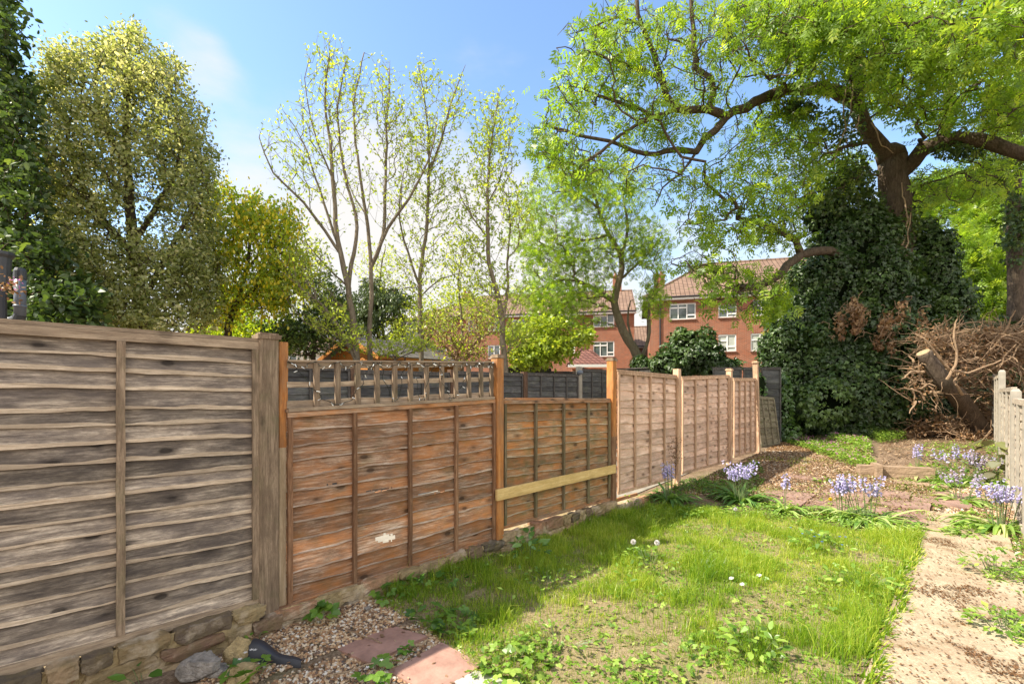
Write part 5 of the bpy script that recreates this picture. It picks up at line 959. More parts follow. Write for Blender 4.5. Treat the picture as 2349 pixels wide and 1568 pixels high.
d = q[-1] - q[-2]; d /= np.linalg.norm(d); mb = MB(); mb.tube([q[-1], q[-1] + d * .012], [.128, .122], 14); mb.build('sawn_end', M['cutwood'], lg)
mb = MB()
for s_ in ([(2180, 855, 9.75), (2150, 815, 9.70), (2120, 775, 9.70), (2095, 765, 9.80)], [(2175, 870, 9.70), (2196, 830, 9.60), (2185, 770, 9.60), (2190, 730, 9.70)], [(2190, 850, 9.70), (2230, 850, 9.60), (2300, 820, 9.60)], [(2205, 905, 9.80), (2185, 880, 9.70), (2200, 850, 9.70)], [(2120, 850, 9.90), (2090, 855, 9.80), (2070, 875, 9.80)]):
    k = np.array(lp(*s_)) - c0; k = np.array([np.interp(np.linspace(0, 1, 12), np.linspace(0, 1, len(k)), k[:, z]) for z in range(3)]).T + np.cumsum(R.normal(size=(12, 3)) * .012, 0); mb.tube(k, np.linspace(.03, .012, 12), 7)
mb.build('branches', M['deadwood'], lg)
# ================================================================== GARDEN PLANTS
def strapleaves(mb, n, L, w, spread, lay=.5, bias=None, c=(0, 0, 0)):
    for _ in range(n):
        a = R.rand() * 2 * PI if bias is None or R.rand() < .35 else bias + R.normal() * .7; d = np.array([math.cos(a), math.sin(a), 0]); l = 1.25 * L * R.uniform(.6, 1.15); el = R.uniform(.35, 1.35) * (1 - lay * .5); m = 8; p = np.array(c) + d * R.uniform(0, spread) ; pts = [p.copy()]; wd = w * R.uniform(.7, 1.2)
        for k in range(m): p = p + (d * math.cos(el) + np.array([0, 0, 1]) * math.sin(el)) * l / m; el -= R.uniform(.05, .20) * (1 + lay); p[2] = max(p[2], .012 + .01 * R.rand()); pts.append(p.copy())
        pts = np.array(pts); s_ = np.array([-d[1], d[0], 0]); ww = wd * np.sin(np.linspace(.5, PI - .05, m + 1))[:, None]; V = np.stack([pts - s_ * ww, pts - [0, 0, .25 * wd], pts + s_ * ww], 1); mb.grid(V, R.rand())
BELL = (np.array([[0,0,0],[.35,-.2,.0],[.35,.1,-.18],[.35,.1,.18],[.8,-.22,0],[.8,.11,-.2],[.8,.11,.2],[1.1,-.42,0],[1.1,.2,-.36],[1.1,.2,.36]]), np.array([[0,1,2,2],[0,2,3,3],[0,3,1,1],[1,4,5,2],[2,5,6,3],[3,6,4,1],[4,7,8,5],[5,8,9,6],[6,9,7,4]]))
BELL = (BELL[0], np.array([[1,4,5,2],[2,5,6,3],[3,6,4,1],[4,7,8,5],[5,8,9,6],[6,9,7,4]]))
def bluebells(px, label, nst, h, spr, nl=46, L=.34, fl='bluebell', lay=.5, bias=None, leafm='strap', w=.022, lead=None):
    g = G(*px); o = thing('bluebell_clump', tuple(g), label, 'bluebells', 'bluebell clumps'); mb = MB()
    if nl: strapleaves(mb, nl, L, w, spr[0] * .5, lay, bias); mb.build('leaves', M[leafm], o)
    for i in range(nst):
        x, y = R.uniform(-1, 1) * spr[0], R.uniform(-1, 1) * spr[1]; H = h * R.uniform(.82, 1.06); t_ = np.linspace(0, 1, 9)[:, None]; ln = R.normal(size=2) * .025
        pts = np.c_[x * .5 + (x * .5 + ln[0]) * t_ ** 1.4, y * .5 + (y * .5 + ln[1]) * t_ ** 1.4, H * t_]; s = MB(); s.tube(pts, np.linspace(.0045, .0018, 9), 5, R.rand()); st = s.build('flower_stem', M['stem'], o)
        nb = R.randint(14, 22); f = MB(); tt = R.uniform(.70, 1.0, nb) ; tt = np.sort(tt); tt[-1] = 1; q = np.array([np.interp(tt, t_[:, 0], pts[:, k]) for k in range(3)]).T; a = R.rand(nb) * 2 * PI
        d = np.c_[np.cos(a) * .8, np.sin(a) * .8, -.75 + .9 * (tt - .62)]; scatter(f, BELL, q + np.c_[np.cos(a), np.sin(a), a * 0] * .008, d, np.tile([0, 0, 1.], (nb, 1)) + unit(nb) * .2, .026 * (1.15 - .35 * (tt - .6) / .4) * 1.25, R.rand(nb)); f.build('blossom', M[fl], st)
    return o
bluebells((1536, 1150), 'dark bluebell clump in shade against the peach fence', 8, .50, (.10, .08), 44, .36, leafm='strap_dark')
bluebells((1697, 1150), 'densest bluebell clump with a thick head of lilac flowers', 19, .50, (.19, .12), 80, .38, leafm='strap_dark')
bluebells((1800, 1174), 'lone bluebell spike with drooping leaves', 2, .50, (.015, .02), 26, .27, lay=.6)
bluebells((1990, 1195), 'wide sunlit bluebell clump between lawn and slabs', 12, .50, (.34, .10), 110, .36, lay=.65)
bluebells((1935, 1190), 'left half of the sunlit bluebell row at the lawn edge', 8, .50, (.14, .08), 50, .34, lay=.6)
bluebells((2075, 1215), 'flattened flowerless bluebell leaves sprawling onto the path', 0, .3, (.14, .1), 55, .28, lay=1., bias=-.2)
bluebells((2295, 1215), 'bluebell clump at the path edge beneath the right fence', 18, .50, (.17, .14), 90, .42, lay=.8, bias=PI * .95)
bluebells((2225, 1228), 'flattened pale bluebell leaves lying across the path side', 0, .3, (.16, .1), 70, .26, lay=1.1, bias=PI * .95, w=.017)
bluebells((2200, 1150), 'faded bluebell clump halfway along the right border', 9, .42, (.2, .16), 60, .36, 'bluebell_old', lay=.9)
bluebells((2240, 1110), 'tangled fading bluebells close to the concrete post', 12, .45, (.25, .2), 50, .34, 'bluebell_old', lay=.8)
bluebells((2150, 1105), 'bluebell leaves flopping over the border by the steps', 0, .3, (.25, .12), 80, .38, lay=1.)
bluebells((2105, 1062), 'bluebells on the raised bed, nearest its stone riser', 5, .52, (.14, .1), 36, .30, lay=.8)
bluebells((2160, 1068), 'bluebells on the raised bed in front of the twig litter', 4, .52, (.18, .1), 30, .32, lay=.8)
bluebells((2200, 1070), 'single taller bluebell group beneath the fallen log', 4, .55, (.12, .1), 24, .30, lay=.8)
bluebells((2262, 1075), 'pale bluebells on the raised bed next to the right fence', 6, .45, (.2, .12), 26, .32, 'bluebell_old', lay=.8)
def leafy(px, label, name, cat, n, rad, h, size, mat='weed', tpl=OVAL, stems=True, group=None, lift=.02, flowers=None, gpos=None, flat=.5):
    g = G(*px) if gpos is None else np.array(gpos); o = thing(name, tuple(g), label, cat, group); mb = MB(); st = MB(); a = R.rand(n) * 2 * PI; r = rad * np.sqrt(R.rand(n)); z = lift + h * (1 - .55 * (r / rad) ** 2) * R.uniform(.35, 1, n)
    p = np.c_[np.cos(a) * r, np.sin(a) * r, z]; d = np.c_[np.cos(a), np.sin(a), R.uniform(-.3, .5, n)] + unit(n) * .5; scatter(mb, tpl, p, d, unit(n) * flat + [0, 0, 1], size * R.uniform(.6, 1.25, n), R.rand(n)); mb.build('leaves', M[mat], o)
    for i in range(0, n, 3): st.tube([[p[i, 0] * .3, p[i, 1] * .3, -.01], [p[i, 0] * .75, p[i, 1] * .75, z[i] * .7], p[i]], .0018, 3)
    st.build('stems', M['stem'], o)
    if flowers:
        f = MB(); k, m, sz = flowers; a = R.rand(k) * 2 * PI; r = rad * np.sqrt(R.rand(k)); c = np.c_[np.cos(a) * r, np.sin(a) * r, np.full(k, lift + h * 1.08) * R.uniform(.7, 1.1, k)]
        for j in range(5): q = j * 1.2566 + a; scatter(f, OVAL, c, np.c_[np.cos(q), np.sin(q), .25 + 0 * q], np.tile([0, 0, 1.], (k, 1)), sz, R.rand(k))
        f.build('flowers', M[m], o)
    return o
S_ = 'strawberry_plant'; gs = 'wild strawberry plants'
leafy((737, 1425), 'wild strawberry plant sprouting from the gravel below the narrow pale post', S_, 'strawberry plant', 11, .075, .10, .062, 'strawb', TRI, group=gs)
leafy((895, 1372), 'strawberry runner plant at the lawn corner by the wall', S_, 'strawberry plant', 16, .13, .08, .048, 'strawb', TRI, group=gs)
leafy((955, 1345), 'strawberry plants along the wall foot below the ragged hole', S_, 'strawberry plant', 22, .16, .08, .045, 'strawb', TRI, group=gs)
leafy((1035, 1340), 'strawberry plants a little further along the wall foot', S_, 'strawberry plant', 16, .13, .08, .042, 'strawb', TRI, group=gs)
leafy((985, 1425), 'strawberry plant just behind the farther pink slab', S_, 'strawberry plant', 16, .13, .07, .045, 'strawb', TRI, group=gs)
leafy((1045, 1440), 'strawberry patch between the pink slab and the shaded grass', S_, 'strawberry plant', 20, .15, .07, .045, 'strawb', TRI, group=gs)
leafy((575, 1560), 'white flowering strawberry plant by the tan stone', S_, 'strawberry plant', 13, .10, .10, .055, 'strawb', TRI, flowers=(4, 'white_pet', .012), group=gs)
leafy((865, 1555), 'strawberry plant growing between the two pink slabs', S_, 'strawberry plant', 14, .10, .06, .045, 'strawb', TRI, flowers=(2, 'white_pet', .012), group=gs)
leafy((930, 1500), 'tiny strawberry plant in the joint between the pink slabs', S_, 'strawberry plant', 7, .05, .05, .035, 'strawb', TRI, group=gs)
leafy((1175, 1540), 'sunlit strawberry plants at the lawn edge beside the pink slab', S_, 'strawberry plant', 26, .17, .08, .042, 'weed', TRI, group=gs)
leafy((330, 1568), 'broad leaved green plant at the foot of the rubble wall', 'weed_plant', 'weed', 8, .10, .10, .075, 'strawb', OVAL)
leafy((588, 1472), 'small bright weed between post foot and membrane', 'weed_plant', 'weed', 9, .05, .06, .035, 'strawb', OVAL)
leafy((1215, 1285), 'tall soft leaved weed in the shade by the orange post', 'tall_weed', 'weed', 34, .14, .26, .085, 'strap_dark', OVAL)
leafy((1490, 1300), 'leafy weed patch under the two dandelion clocks', 'weed_plant', 'weed', 90, .26, .13, .045, 'weed', OVAL)
leafy((1260, 1345), 'feathery weed clump in the shaded grass', 'weed_plant', 'weed', 60, .2, .10, .04, 'weed', LEAF)
leafy((1280, 1480), 'dense low weed clump in the middle foreground of the lawn', 'weed_plant', 'weed', 70, .2, .08, .038, 'weed', OVAL)
leafy((1730, 1500), 'upright dock like weed in the right foreground of the lawn', 'weed_plant', 'weed', 46, .15, .16, .06, 'weed', OVAL)
leafy((1880, 1262), 'broad leaved weed with blue flowers near the bluebell row', 'weed_plant', 'weed', 70, .24, .14, .06, 'weed', OVAL, flowers=(9, 'blue', .012))
leafy((1975, 1350), 'bushy weed clump at the lawn edge beside the path', 'weed_plant', 'weed', 90, .24, .11, .045, 'weed', OVAL)
leafy((2285, 1325), 'spiky green plant in the gravel right of the path', 'border_plant', 'plant', 90, .2, .22, .06, 'weed', LEAF)
leafy((2305, 1450), 'ferny green plant at the right edge of the foreground', 'border_plant', 'plant', 110, .19, .12, .055, 'weed', LEAF)
leafy((2130, 1085), 'green leafy clump beside the stone steps', 'border_plant', 'plant', 70, .26, .16, .07, 'weed', OVAL)
leafy((2205, 1100), 'blue flowered forget me not mound in the right border', 'border_plant', 'plant', 110, .3, .28, .055, 'strawb', OVAL, flowers=(26, 'blue', .012))
leafy((1800, 1012), 'bright geranium seedling at the foot of the leaning panel', 'border_plant', 'plant', 60, .2, .30, .06, 'weed', OVAL)
leafy((1430, 1160), 'weeds growing along the loose brown batten', 'weed_plant', 'weed', 50, .3, .09, .045, 'weed', OVAL)
leafy((1600, 1120), 'low ivy and weeds between the first two bluebell clumps', 'weed_plant', 'weed', 130, .42, .09, .045, 'strawb', OVAL)
leafy((1900, 1110), 'dandelion leaves among the brown red slabs', 'weed_plant', 'weed', 26, .15, .08, .08, 'weed', LEAF)
leafy((1765, 1160), 'weeds along the front edge of the slabs', 'weed_plant', 'weed', 60, .28, .08, .045, 'weed', OVAL)
leafy((1930, 1160), 'weeds growing in the joints of the slabs', 'weed_plant', 'weed', 60, .5, .04, .04, 'weed', OVAL)
leafy((2320, 1150), 'green weeds between bluebells and the nearest bleached panel', 'border_plant', 'plant', 80, .2, .3, .06, 'weed', OVAL)
g = onr(2300); g = G(2288, 1115); o = thing('broad_leaf_sapling', tuple(g), 'bronze leaved sapling with large rounded leaves by the concrete post', 'sapling'); mb = MB(); st = MB(); st.tube([[0, 0, 0], [.02, 0, .3], [0, 0, .62]], [.008, .006, .004], 6)
for i in range(20): zz = .1 + .6 * R.rand(); a = R.rand() * 6.3; q = np.array([.13 * math.cos(a), .13 * math.sin(a), zz]); st.tube([[0, 0, zz - .04], q], .003, 4); scatter(mb, (OVAL[0] * [1, 1.9, 1], OVAL[1]), q[None], np.array([[math.cos(a), math.sin(a), -.7]]), np.array([[0, 0, 1.]]), .17, np.array([R.rand()]))
mb.build('leaves', M['copper_leaf'], o); st.build('stem', M['stem'], o)
# reddish dead stalk behind the first bluebells
g = G(1548, 1125); o = thing('dead_dock', tuple(g), 'dark brown dry seed stalk standing against the peach fence', 'dead plant'); mb = MB(); mb.tube([[0, 0, 0], [.01, 0, .3], [.03, 0, .75]], [.005, .004, .002], 5)
for k in range(7): mb.tube([[.01, 0, .3 + .05 * k], [R.uniform(-.08, .1), R.uniform(-.03, .03), .42 + .05 * k]], .002, 3)
mb.build('stalk', M['bark_dark'], o); mb = MB(); n = 240; z = R.uniform(.35, .75, n); scatter(mb, OVAL, np.c_[R.normal(size=n) * .05, R.normal(size=n) * .03, z], unit(n), unit(n), .018, R.rand(n) * .3); mb.build('seeds', M['dead_leaf'], o)
# dandelion clocks
def clock(px, ytop, label, r=.018, mat='white_pet'):
    g = G(*px); Y = g[1]; h = HC + (HY - ytop) * Y / F - g[2]; o = thing('dandelion_clock', tuple(g), label, 'dandelion', 'dandelion seed heads'); s = MB(); s.tube([[0, 0, 0], [.004, 0, h * .5], [0, 0, h]], .0022, 5); s.build('stalk', M['stem'], o); f = MB(); n = 260; d = unit(n); scatter(f, LEAF, np.tile([0, 0, h], (n, 1)) + d * r * .35, d, unit(n), r * .85, R.rand(n)); f.build('seed_head', M[mat], o)
clock((1453, 1285), 1242, 'dandelion clock in mid lawn, left one of the close pair', .021); clock((1507, 1287), 1244, 'dandelion clock in mid lawn, right one of the close pair', .021)
clock((1687, 1196), 1167, 'dandelion clock in front of the densest bluebells', .018)
clock((1905, 1175), 1144, 'yellow dandelion flower beside the sunlit bluebell row', .02, 'yellow_fl')
for (x, y), lb in (((1672, 1338), 'white petal lying on the lawn, leftmost of three'), ((1697, 1352), 'white petal lying on the lawn, lowest of three'), ((1736, 1331), 'white petal lying on the lawn, rightmost of three')):
    g = G(x, y); mb = MB(); scatter(mb, OVAL, np.array([[0, 0, .035]]), np.array([[1, .3, .25]]), np.array([[-.3, -.6, 1.]]), .05, np.array([.6])); scatter(mb, OVAL, np.array([[0.01, 0, .03]]), np.array([[.3, .8, .1]]), np.array([[.2, -.4, 1.]]), .035, np.array([.6])); q = mb.build('petal', M['white_pet'], label=lb, cat='petal', group='white petals on the lawn'); q.location = tuple(g)
# rocks and membrane
def rock(px, d, mat, label, seed, rz=0.):
    g = G(*px); n = 26; th = np.linspace(0, PI, n)[:, None]; ph = np.linspace(0, 2 * PI, 2 * n)[None]; S = np.stack([np.sin(th) * np.cos(ph), np.sin(th) * np.sin(ph), np.cos(th) + 0 * ph], -1); rs = np.random.RandomState(seed); k = np.ones(S.shape[:2])
    for _ in range(13): nn = rs.normal(size=3); nn /= np.linalg.norm(nn); c = rs.uniform(.55, .85); dt = S @ nn; k = np.minimum(k, np.where(dt > .05, c / np.maximum(dt, .05), 9))
    S = S * (k + .16 * (fbm(S[..., 0] * 5 + 20, S[..., 2] * 5 + S[..., 1] * 4 + 20, seed % 5) - .5) + .05 * (fbm(S[..., 0] * 17 + 20, S[..., 2] * 17 + S[..., 1] * 13 + 20, 2) - .5))[..., None]; S[:, -1] = S[:, 0]; mb = MB(); mb.grid(S * d); q = mb.build('stone', mat, label=label, cat='stone', group='loose stones by the wall'); q.location = (g[0], g[1], g[2] + d[2] * .6); q.rotation_euler = (0, 0, rz); return q
rock((546, 1515), (.095, .07, .085), M['stone_tan'], 'upper tan stone leaning on the wall end beside the post', 3, .5); rock((556, 1560), (.085, .07, .05), M['stone_tan'], 'lower tan stone in front of the other tan stone', 8, .2); rock((463, 1552), (.11, .085, .075), M['stone_grey'], 'large grey and white flint left of the tan stones', 5, .3)
rock((500, 1545), (.06, .05, .03), M['stone_grey'], 'small flat flint between the large flint and the tan stones', 9); rock((843, 1400), (.028, .022, .022), M['stone_grey'], 'fist sized grey pebble by the wall left of the strawberry runners', 11); rock((705, 1385), (.035, .03, .035), M['stone_tan'], 'tan stone lodged on the wall by the narrow post', 12)
g = G(585, 1500); mb = MB(); n = 20; U_ = np.linspace(0, 1, n); A_ = np.zeros((n, 7, 3))
for i, u in enumerate(U_):
    for j, w in enumerate(np.linspace(-1, 1, 7)): A_[i, j] = [u * .30, -.02 - u * .08 + w * (.05 * (1 - u) + .008), .02 + .075 * (1 - u) ** 1.3 * (1 - .55 * w * w) * (1 if u < .7 else .6) + .01 * math.sin(u * 9)]
A_[:, 0, 2] = -.01; mb.grid(A_); q = mb.build('membrane_flap', M['black_sheet'], smooth=True, label='curled black plastic membrane sticking out of the gravel', cat='membrane'); q.location = tuple(g)

# ================================================================== COUNTLESS THINGS
ICO = None
def ico():
    t = (1 + 5 ** .5) / 2; v = np.array([[-1,t,0],[1,t,0],[-1,-t,0],[1,-t,0],[0,-1,t],[0,1,t],[0,-1,-t],[0,1,-t],[t,0,-1],[t,0,1],[-t,0,-1],[-t,0,1]]) / math.sqrt(1 + t * t)
    f = np.array([[0,11,5],[0,5,1],[0,1,7],[0,7,10],[0,10,11],[1,5,9],[5,11,4],[11,10,2],[10,7,6],[7,1,8],[3,9,4],[3,4,2],[3,2,6],[3,6,8],[3,8,9],[4,9,5],[2,4,11],[6,2,10],[8,6,7],[9,8,1]]); return v, f
IV, IF = ico()
t = NT('mixed flint gravel', .75, .3); tn = t.attr(); c = t.ramp(tn, [(0, (.09, .075, .07)), (.15, (.19, .12, .08)), (.35, (.36, .20, .10)), (.6, (.50, .34, .19)), (.8, (.62, .49, .33)), (.93, (.62, .56, .47)), (1, (.7, .67, .6))]); t.color(t.mix(t.noise(t.coord(), 120, 4), c, (.2, .15, .1), 'MIX') if False else c); M['gravel'] = t.m
def pebbles(pts, size):
    n = len(pts); mb = MB(); s = size * R.uniform(.5, 1.35, (n, 1)); ax = np.stack([np.ones(n), R.uniform(.6, .95, n), R.uniform(.4, .75, n)], 1); a = R.rand(n) * 2 * PI; tl = R.uniform(-.5, .5, n)
    V = IV[None] * (1 + R.uniform(-.22, .22, (n, 12, 1))) * (s * ax)[:, None]; z = V[..., 2] + V[..., 0] * tl[:, None]; x = V[..., 0] * np.cos(a)[:, None] - V[..., 1] * np.sin(a)[:, None]; y = V[..., 0] * np.sin(a)[:, None] + V[..., 1] * np.cos(a)[:, None]
    W = np.stack([x, y, z], -1) + pts[:, None]; Fa = (IF[None] + (np.arange(n) * 12)[:, None, None]).reshape(-1, 3); mb.add(W.reshape(-1, 3), Fa, np.repeat(R.rand(n), 12)); return mb
def inpx(poly, n, z=0.):
    W = [G(*q) for q in poly]; A = np.array(W)[:, :2]; lo, hi = A.min(0), A.max(0); out = []
    while sum(map(len, out)) < n: p = lo + (hi - lo) * R.rand(n * 2, 2); out.append(p[inpoly(p[:, 0], p[:, 1], A)])
    p = np.concatenate(out)[:n]; return np.c_[p, gz(p[:, 0], p[:, 1]) + z]
def inuv(p, u0, u1, v0, v1):
    u, v = toUV(p.T); return (u > u0) & (u < u1) & (v > v0) & (v < v1)
nearp = [(250, 1800), (560, 1450), (640, 1432), (700, 1400), (880, 1345), (930, 1400), (1000, 1455), (1120, 1540), (1220, 1800)]
pebbles(inpx(nearp, 17000, .002), .0105).build('gravel', M['gravel'], kind='stuff')
for k in range(1): pass
farp = [(1560, 1130), (1640, 1085), (1740, 1040), (1800, 1020), (1990, 1030), (2010, 1075), (2060, 1110), (2140, 1110), (2170, 1220), (2110, 1232), (1740, 1150)]
fp = inpx(farp, 15000, .004); pebbles(fp, .016).build('gravel', M['gravel'], kind='stuff')
rightp = [(2150, 1240), (2180, 1120), (2250, 1080), (2340, 1140), (2349, 1240), (2500, 1300), (2700, 1500), (2700, 1900), (2420, 1750), (2240, 1290)]
pp = inpx(rightp, 12000, .004); pp = pp[~inuv(pp, 0, 6.35, vl - .02, vl + .64)]; pebbles(pp, .013).build('gravel', M['gravel'], kind='stuff')
# leaf litter over gravel
def litter(poly, n, size, mat, name='leaf_litter', z=.015, tpl=OVAL):
    p = inpx(poly, n, z); mb = MB(); scatter(mb, tpl, p + [0, 0, .01] * R.rand(n, 1), unit(n) * [1, 1, .25], unit(n) * .4 + [0, 0, 1], size * R.uniform(.5, 1.3, n), R.rand(n)); return mb.build(name, M[mat], kind='stuff')
litter(farp, 21000, .034, 'litter'); litter([(1640, 1110), (1900, 1060), (2140, 1100), (2165, 1220), (1740, 1160)], 2500, .03, 'litter', z=.04); litter(nearp, 500, .03, 'litter'); litter([(2170, 1230), (2250, 1090), (2345, 1180), (2500, 1400), (2420, 1650), (2330, 1440)], 2500, .035, 'litter')
p = inpx([(1975, 1568), (2110, 1240), (2290, 1240), (2500, 1600), (2000, 1800)], 16000, .034); p = p[inuv(p, 0, 6.35, vl + .01, vl + .65)]; f = fbm(p[:, 0] * 3.2 + 20, p[:, 1] * 3.2 + 20, 5); c_ = G(2190, 1365); dd = np.hypot(p[:, 0] - c_[0], p[:, 1] - c_[1]); p = p[R.rand(len(p)) < .10 + .9 * sstep(.53, .66, f + .30 * np.exp(-(dd / .26) ** 2))]
mb = MB(); scatter(mb, OVAL, p + [0, 0, .004] * R.rand(len(p), 1), unit(len(p)) * [1, 1, .2], unit(len(p)) * .3 + [0, 0, 1], .014 * R.uniform(.5, 1.6, len(p)), R.rand(len(p)) * .45); mb.build('path_crumbs', M['dead_leaf'], kind='stuff')
litter([(2020, 1052), (2300, 1062), (2330, 1010), (2240, 985), (2020, 1012)], 4500, .04, 'litter'); cover([(2060, 1050), (2300, 1062), (2320, 1020), (2100, 1015)], 1800, .05, 'weed', .10, OVAL, 'ground_cover', .45, 2, 5) if False else None
litter([(1780, 1015), (1960, 1005), (2000, 1020), (1760, 1035)], 2500, .05, 'dead_leaf')
# grass
LP = np.array(lawn)[:, :2]
def grass(n, hgt, wid, mat, dens, name='grass', tint=(.5, .25), lean=.5, poly=LP, extra=0.):
    lo, hi = poly.min(0), poly.max(0); p = lo + (hi - lo) * R.rand(int(n * 2.2), 2); p = p[inpoly(p[:, 0], p[:, 1], poly)]; keep = R.rand(len(p)) < dens(p); p = p[keep][:n]; m = len(p)
    z = gz(p[:, 0], p[:, 1]) + .004; a = R.rand(m) * 2 * PI; h = hgt(p) * R.uniform(.5, 1.25, m); ln = R.rand(m) * lean; d = np.c_[np.cos(a), np.sin(a), 0 * a]; b = a + R.normal(size=m) * .9; s = np.c_[-np.sin(b), np.cos(b), 0 * a] * (wid * R.uniform(.6, 1.2, m))[:, None]
    B = np.c_[p, z]; k1 = B + d * (h * ln * .3)[:, None] + [0, 0, 1] * (h * .55)[:, None]; k2 = B + d * (h * ln)[:, None] + [0, 0, 1] * (h * (1 - .35 * ln))[:, None]
    V = np.stack([B - s, B + s, k1 + s * .75, k1 - s * .75, k2], 1).reshape(-1, 3); i = np.arange(m)[:, None] * 5; t_ = np.repeat(np.clip(tint[0] + R.normal(size=m) * tint[1] + (fbm(p[:, 0] * 2 + 30, p[:, 1] * 2 + 30, 1) - .5) * .7, 0, 1), 5)
    mb = MB(); mb.add(V, i + np.array([[0, 1, 2, 3]]), t_); mb.f.append((i + np.array([[3, 2, 4]]), 0)); return mb.build(name, M[mat], kind='stuff')
def D1(p):
    f = .55 * fbm(p[:, 0] * 3.4 + 30, p[:, 1] * 3.4 + 30, 5) + .45 * fbm(p[:, 0] * 1.3 + 30, p[:, 1] * 1.3 + 30, 5); u, v = toUV(p.T); Yn = sstep(2.2, 4.2, p[:, 1]); sh = 1 - sstep(.5, 1.1, v)
    edge = sstep(vl - .5, vl - .05, v)
    return np.clip(.12 + .88 * sstep(.42 - .10 * Yn - .1 * sh - .1 * edge, .54 - .10 * Yn, f), 0, 1)
def H1(p):
    f = fbm(p[:, 0] * 1.6 + 30, p[:, 1] * 1.6 + 30, 2); u, v = toUV(p.T); sh = 1 - sstep(.4, 1.0, v); edge = sstep(vl - .5, vl - .05, v); return .022 + .085 * sstep(.40, .62, .5 * f + .5 * fbm(p[:, 0] * 5 + 3, p[:, 1] * 5 + 3, 4)) + .05 * sh * sstep(3.4, 3.9, u) + .025 * edge
grass(120000, H1, .0017, 'grass', D1, tint=(.55, .25), lean=.85); grass(16000, lambda p: H1(p) * 1.5 + .02, .0024, 'grass', lambda p: D1(p) * (fbm(p[:, 0] * 5 + 9, p[:, 1] * 5 + 9, 6) > .5), tint=(.45, .25), lean=1.1)
grass(20000, lambda p: .03 + 0 * p[:, 0], .0013, 'straw', lambda p: .5 + .5 * (1 - D1(p)), 'dry_grass', lean=1.6)
fr = np.array([G(*q)[:2] for q in ((1560, 1140), (1620, 1085), (1760, 1045), (1800, 1030), (1990, 1050), (2010, 1100), (2150, 1120), (2160, 1215), (2110, 1232), (1740, 1160))])
grass(9000, lambda p: .05 + 0 * p[:, 0], .0028, 'grass', lambda p: (fbm(p[:, 0] * 1.4 + 10, p[:, 1] * 1.4 + 10, 6) > .58) * 1., tint=(.4, .25), poly=fr)
# low weeds and creeping ground cover
def cover(poly, n, size, mat, h, tpl=OVAL, name='ground_cover', thr=.45, sc_=1.5, seed=3, density=None):
    p = inpx(poly, n) if density is None else inpx(poly, n); f = fbm(p[:, 0] * sc_ + 20, p[:, 1] * sc_ + 20, seed); p = p[f > thr]; f = f[f > thr]; n = len(p); p[:, 2] += .01 + h * R.rand(n) * sstep(thr, thr + .15, f)
    mb = MB(); scatter(mb, tpl, p, unit(n) * [1, 1, .35], unit(n) * .5 + [0, 0, 1], size * R.uniform(.5, 1.2, n), R.rand(n)); return mb.build(name, M[mat], kind='stuff'), p
lpx = [(1060, 1700), (1085, 1545), (985, 1450), (900, 1345), (1150, 1262), (1410, 1178), (1600, 1165), (1740, 1180), (2000, 1225), (2112, 1236), (2040, 1395), (1968, 1562), (1880, 1760)]
cover(lpx, 1600, .05, 'weed', .10, LEAF, 'low_weeds', .56, 2.4, 2); cover(lpx, 9000, .022, 'weed', .06, OVAL, 'low_weeds', .55, 2.1, 4); cover(lpx, 3000, .024, 'weed', .05, TRI, 'low_weeds', .56, 1.7, 6)
cover([(1085, 1568), (985, 1450), (1180, 1400), (1500, 1420), (1800, 1500), (1900, 1700), (1080, 1700)], 1500, .024, 'weed', .05, TRI, 'low_weeds', .54, 2.6, 1)
gc = [(1790, 1010), (1850, 1000), (1990, 1015), (2010, 1050), (1960, 1075), (1880, 1045)]
cover(gc, 9000, .045, 'weed', .14, OVAL, 'ground_cover', .25, 1.5, 3); _, p = cover([(1990, 1000), (2060, 990), (2080, 1010), (2020, 1020)], 2500, .045, 'weed', .2, OVAL, 'ground_cover', .2)
p = inpx(gc, 260, .15); mb = MB(); 
for j in range(4): q = j * 1.57 + R.rand(260); scatter(mb, OVAL, p, np.c_[np.cos(q), np.sin(q), .2 + 0 * q], unit(260) * .4 + [0, -.6, 1], .017, R.rand(260))
mb.build('pink_flowers', M['pink'], kind='stuff')
cover([(1480, 1165), (1500, 1130), (1620, 1095), (1740, 1060), (1760, 1100), (1700, 1160)], 5200, .035, 'strawb', .07, OVAL, 'ground_cover', .38, 2, 2)
cover([(2080, 1055), (2300, 1066), (2320, 1025), (2120, 1020)], 2200, .05, 'weed', .12, OVAL, 'ground_cover', .45, 2, 5)
cover([(2130, 1240), (2130, 1090), (2260, 1060), (2330, 1130), (2345, 1230)], 5200, .05, 'weed', .10, OVAL, 'ground_cover', .45, 2, 5)
cover([(2240, 1290), (2345, 1240), (2500, 1420), (2330, 1500)], 3000, .03, 'weed', .07, OVAL, 'ground_cover', .5, 2, 1)
# neighbour's garden greenery seen through gaps, simple shrubs under the trees
# sticks on the ground by the slabs
for k, (a, b, lb) in enumerate((((790, 1455), (868, 1488), 'thin brown twig lying over the farther pink slab'), ((745, 1568), (905, 1530), 'pale dead stalk lying across the gravel below the slabs'), ((940, 1498), (985, 1478), 'short pale stick in the joint of the pink slabs'))):
    p0, p1 = G(*a) + [0, 0, .04], G(*b) + [0, 0, .035]; q = np.linspace(0, 1, 8)[:, None]; c = p0 + (p1 - p0) * q + np.cumsum(R.normal(size=(8, 3)) * .004, 0); mb = MB(); mb.tube(c - p0, .004 if k != 2 else .007, 5); o = mb.build('twig', M['deadwood_pale'] if k else M['deadwood'], label=lb, cat='twig'); o.location = tuple(p0)

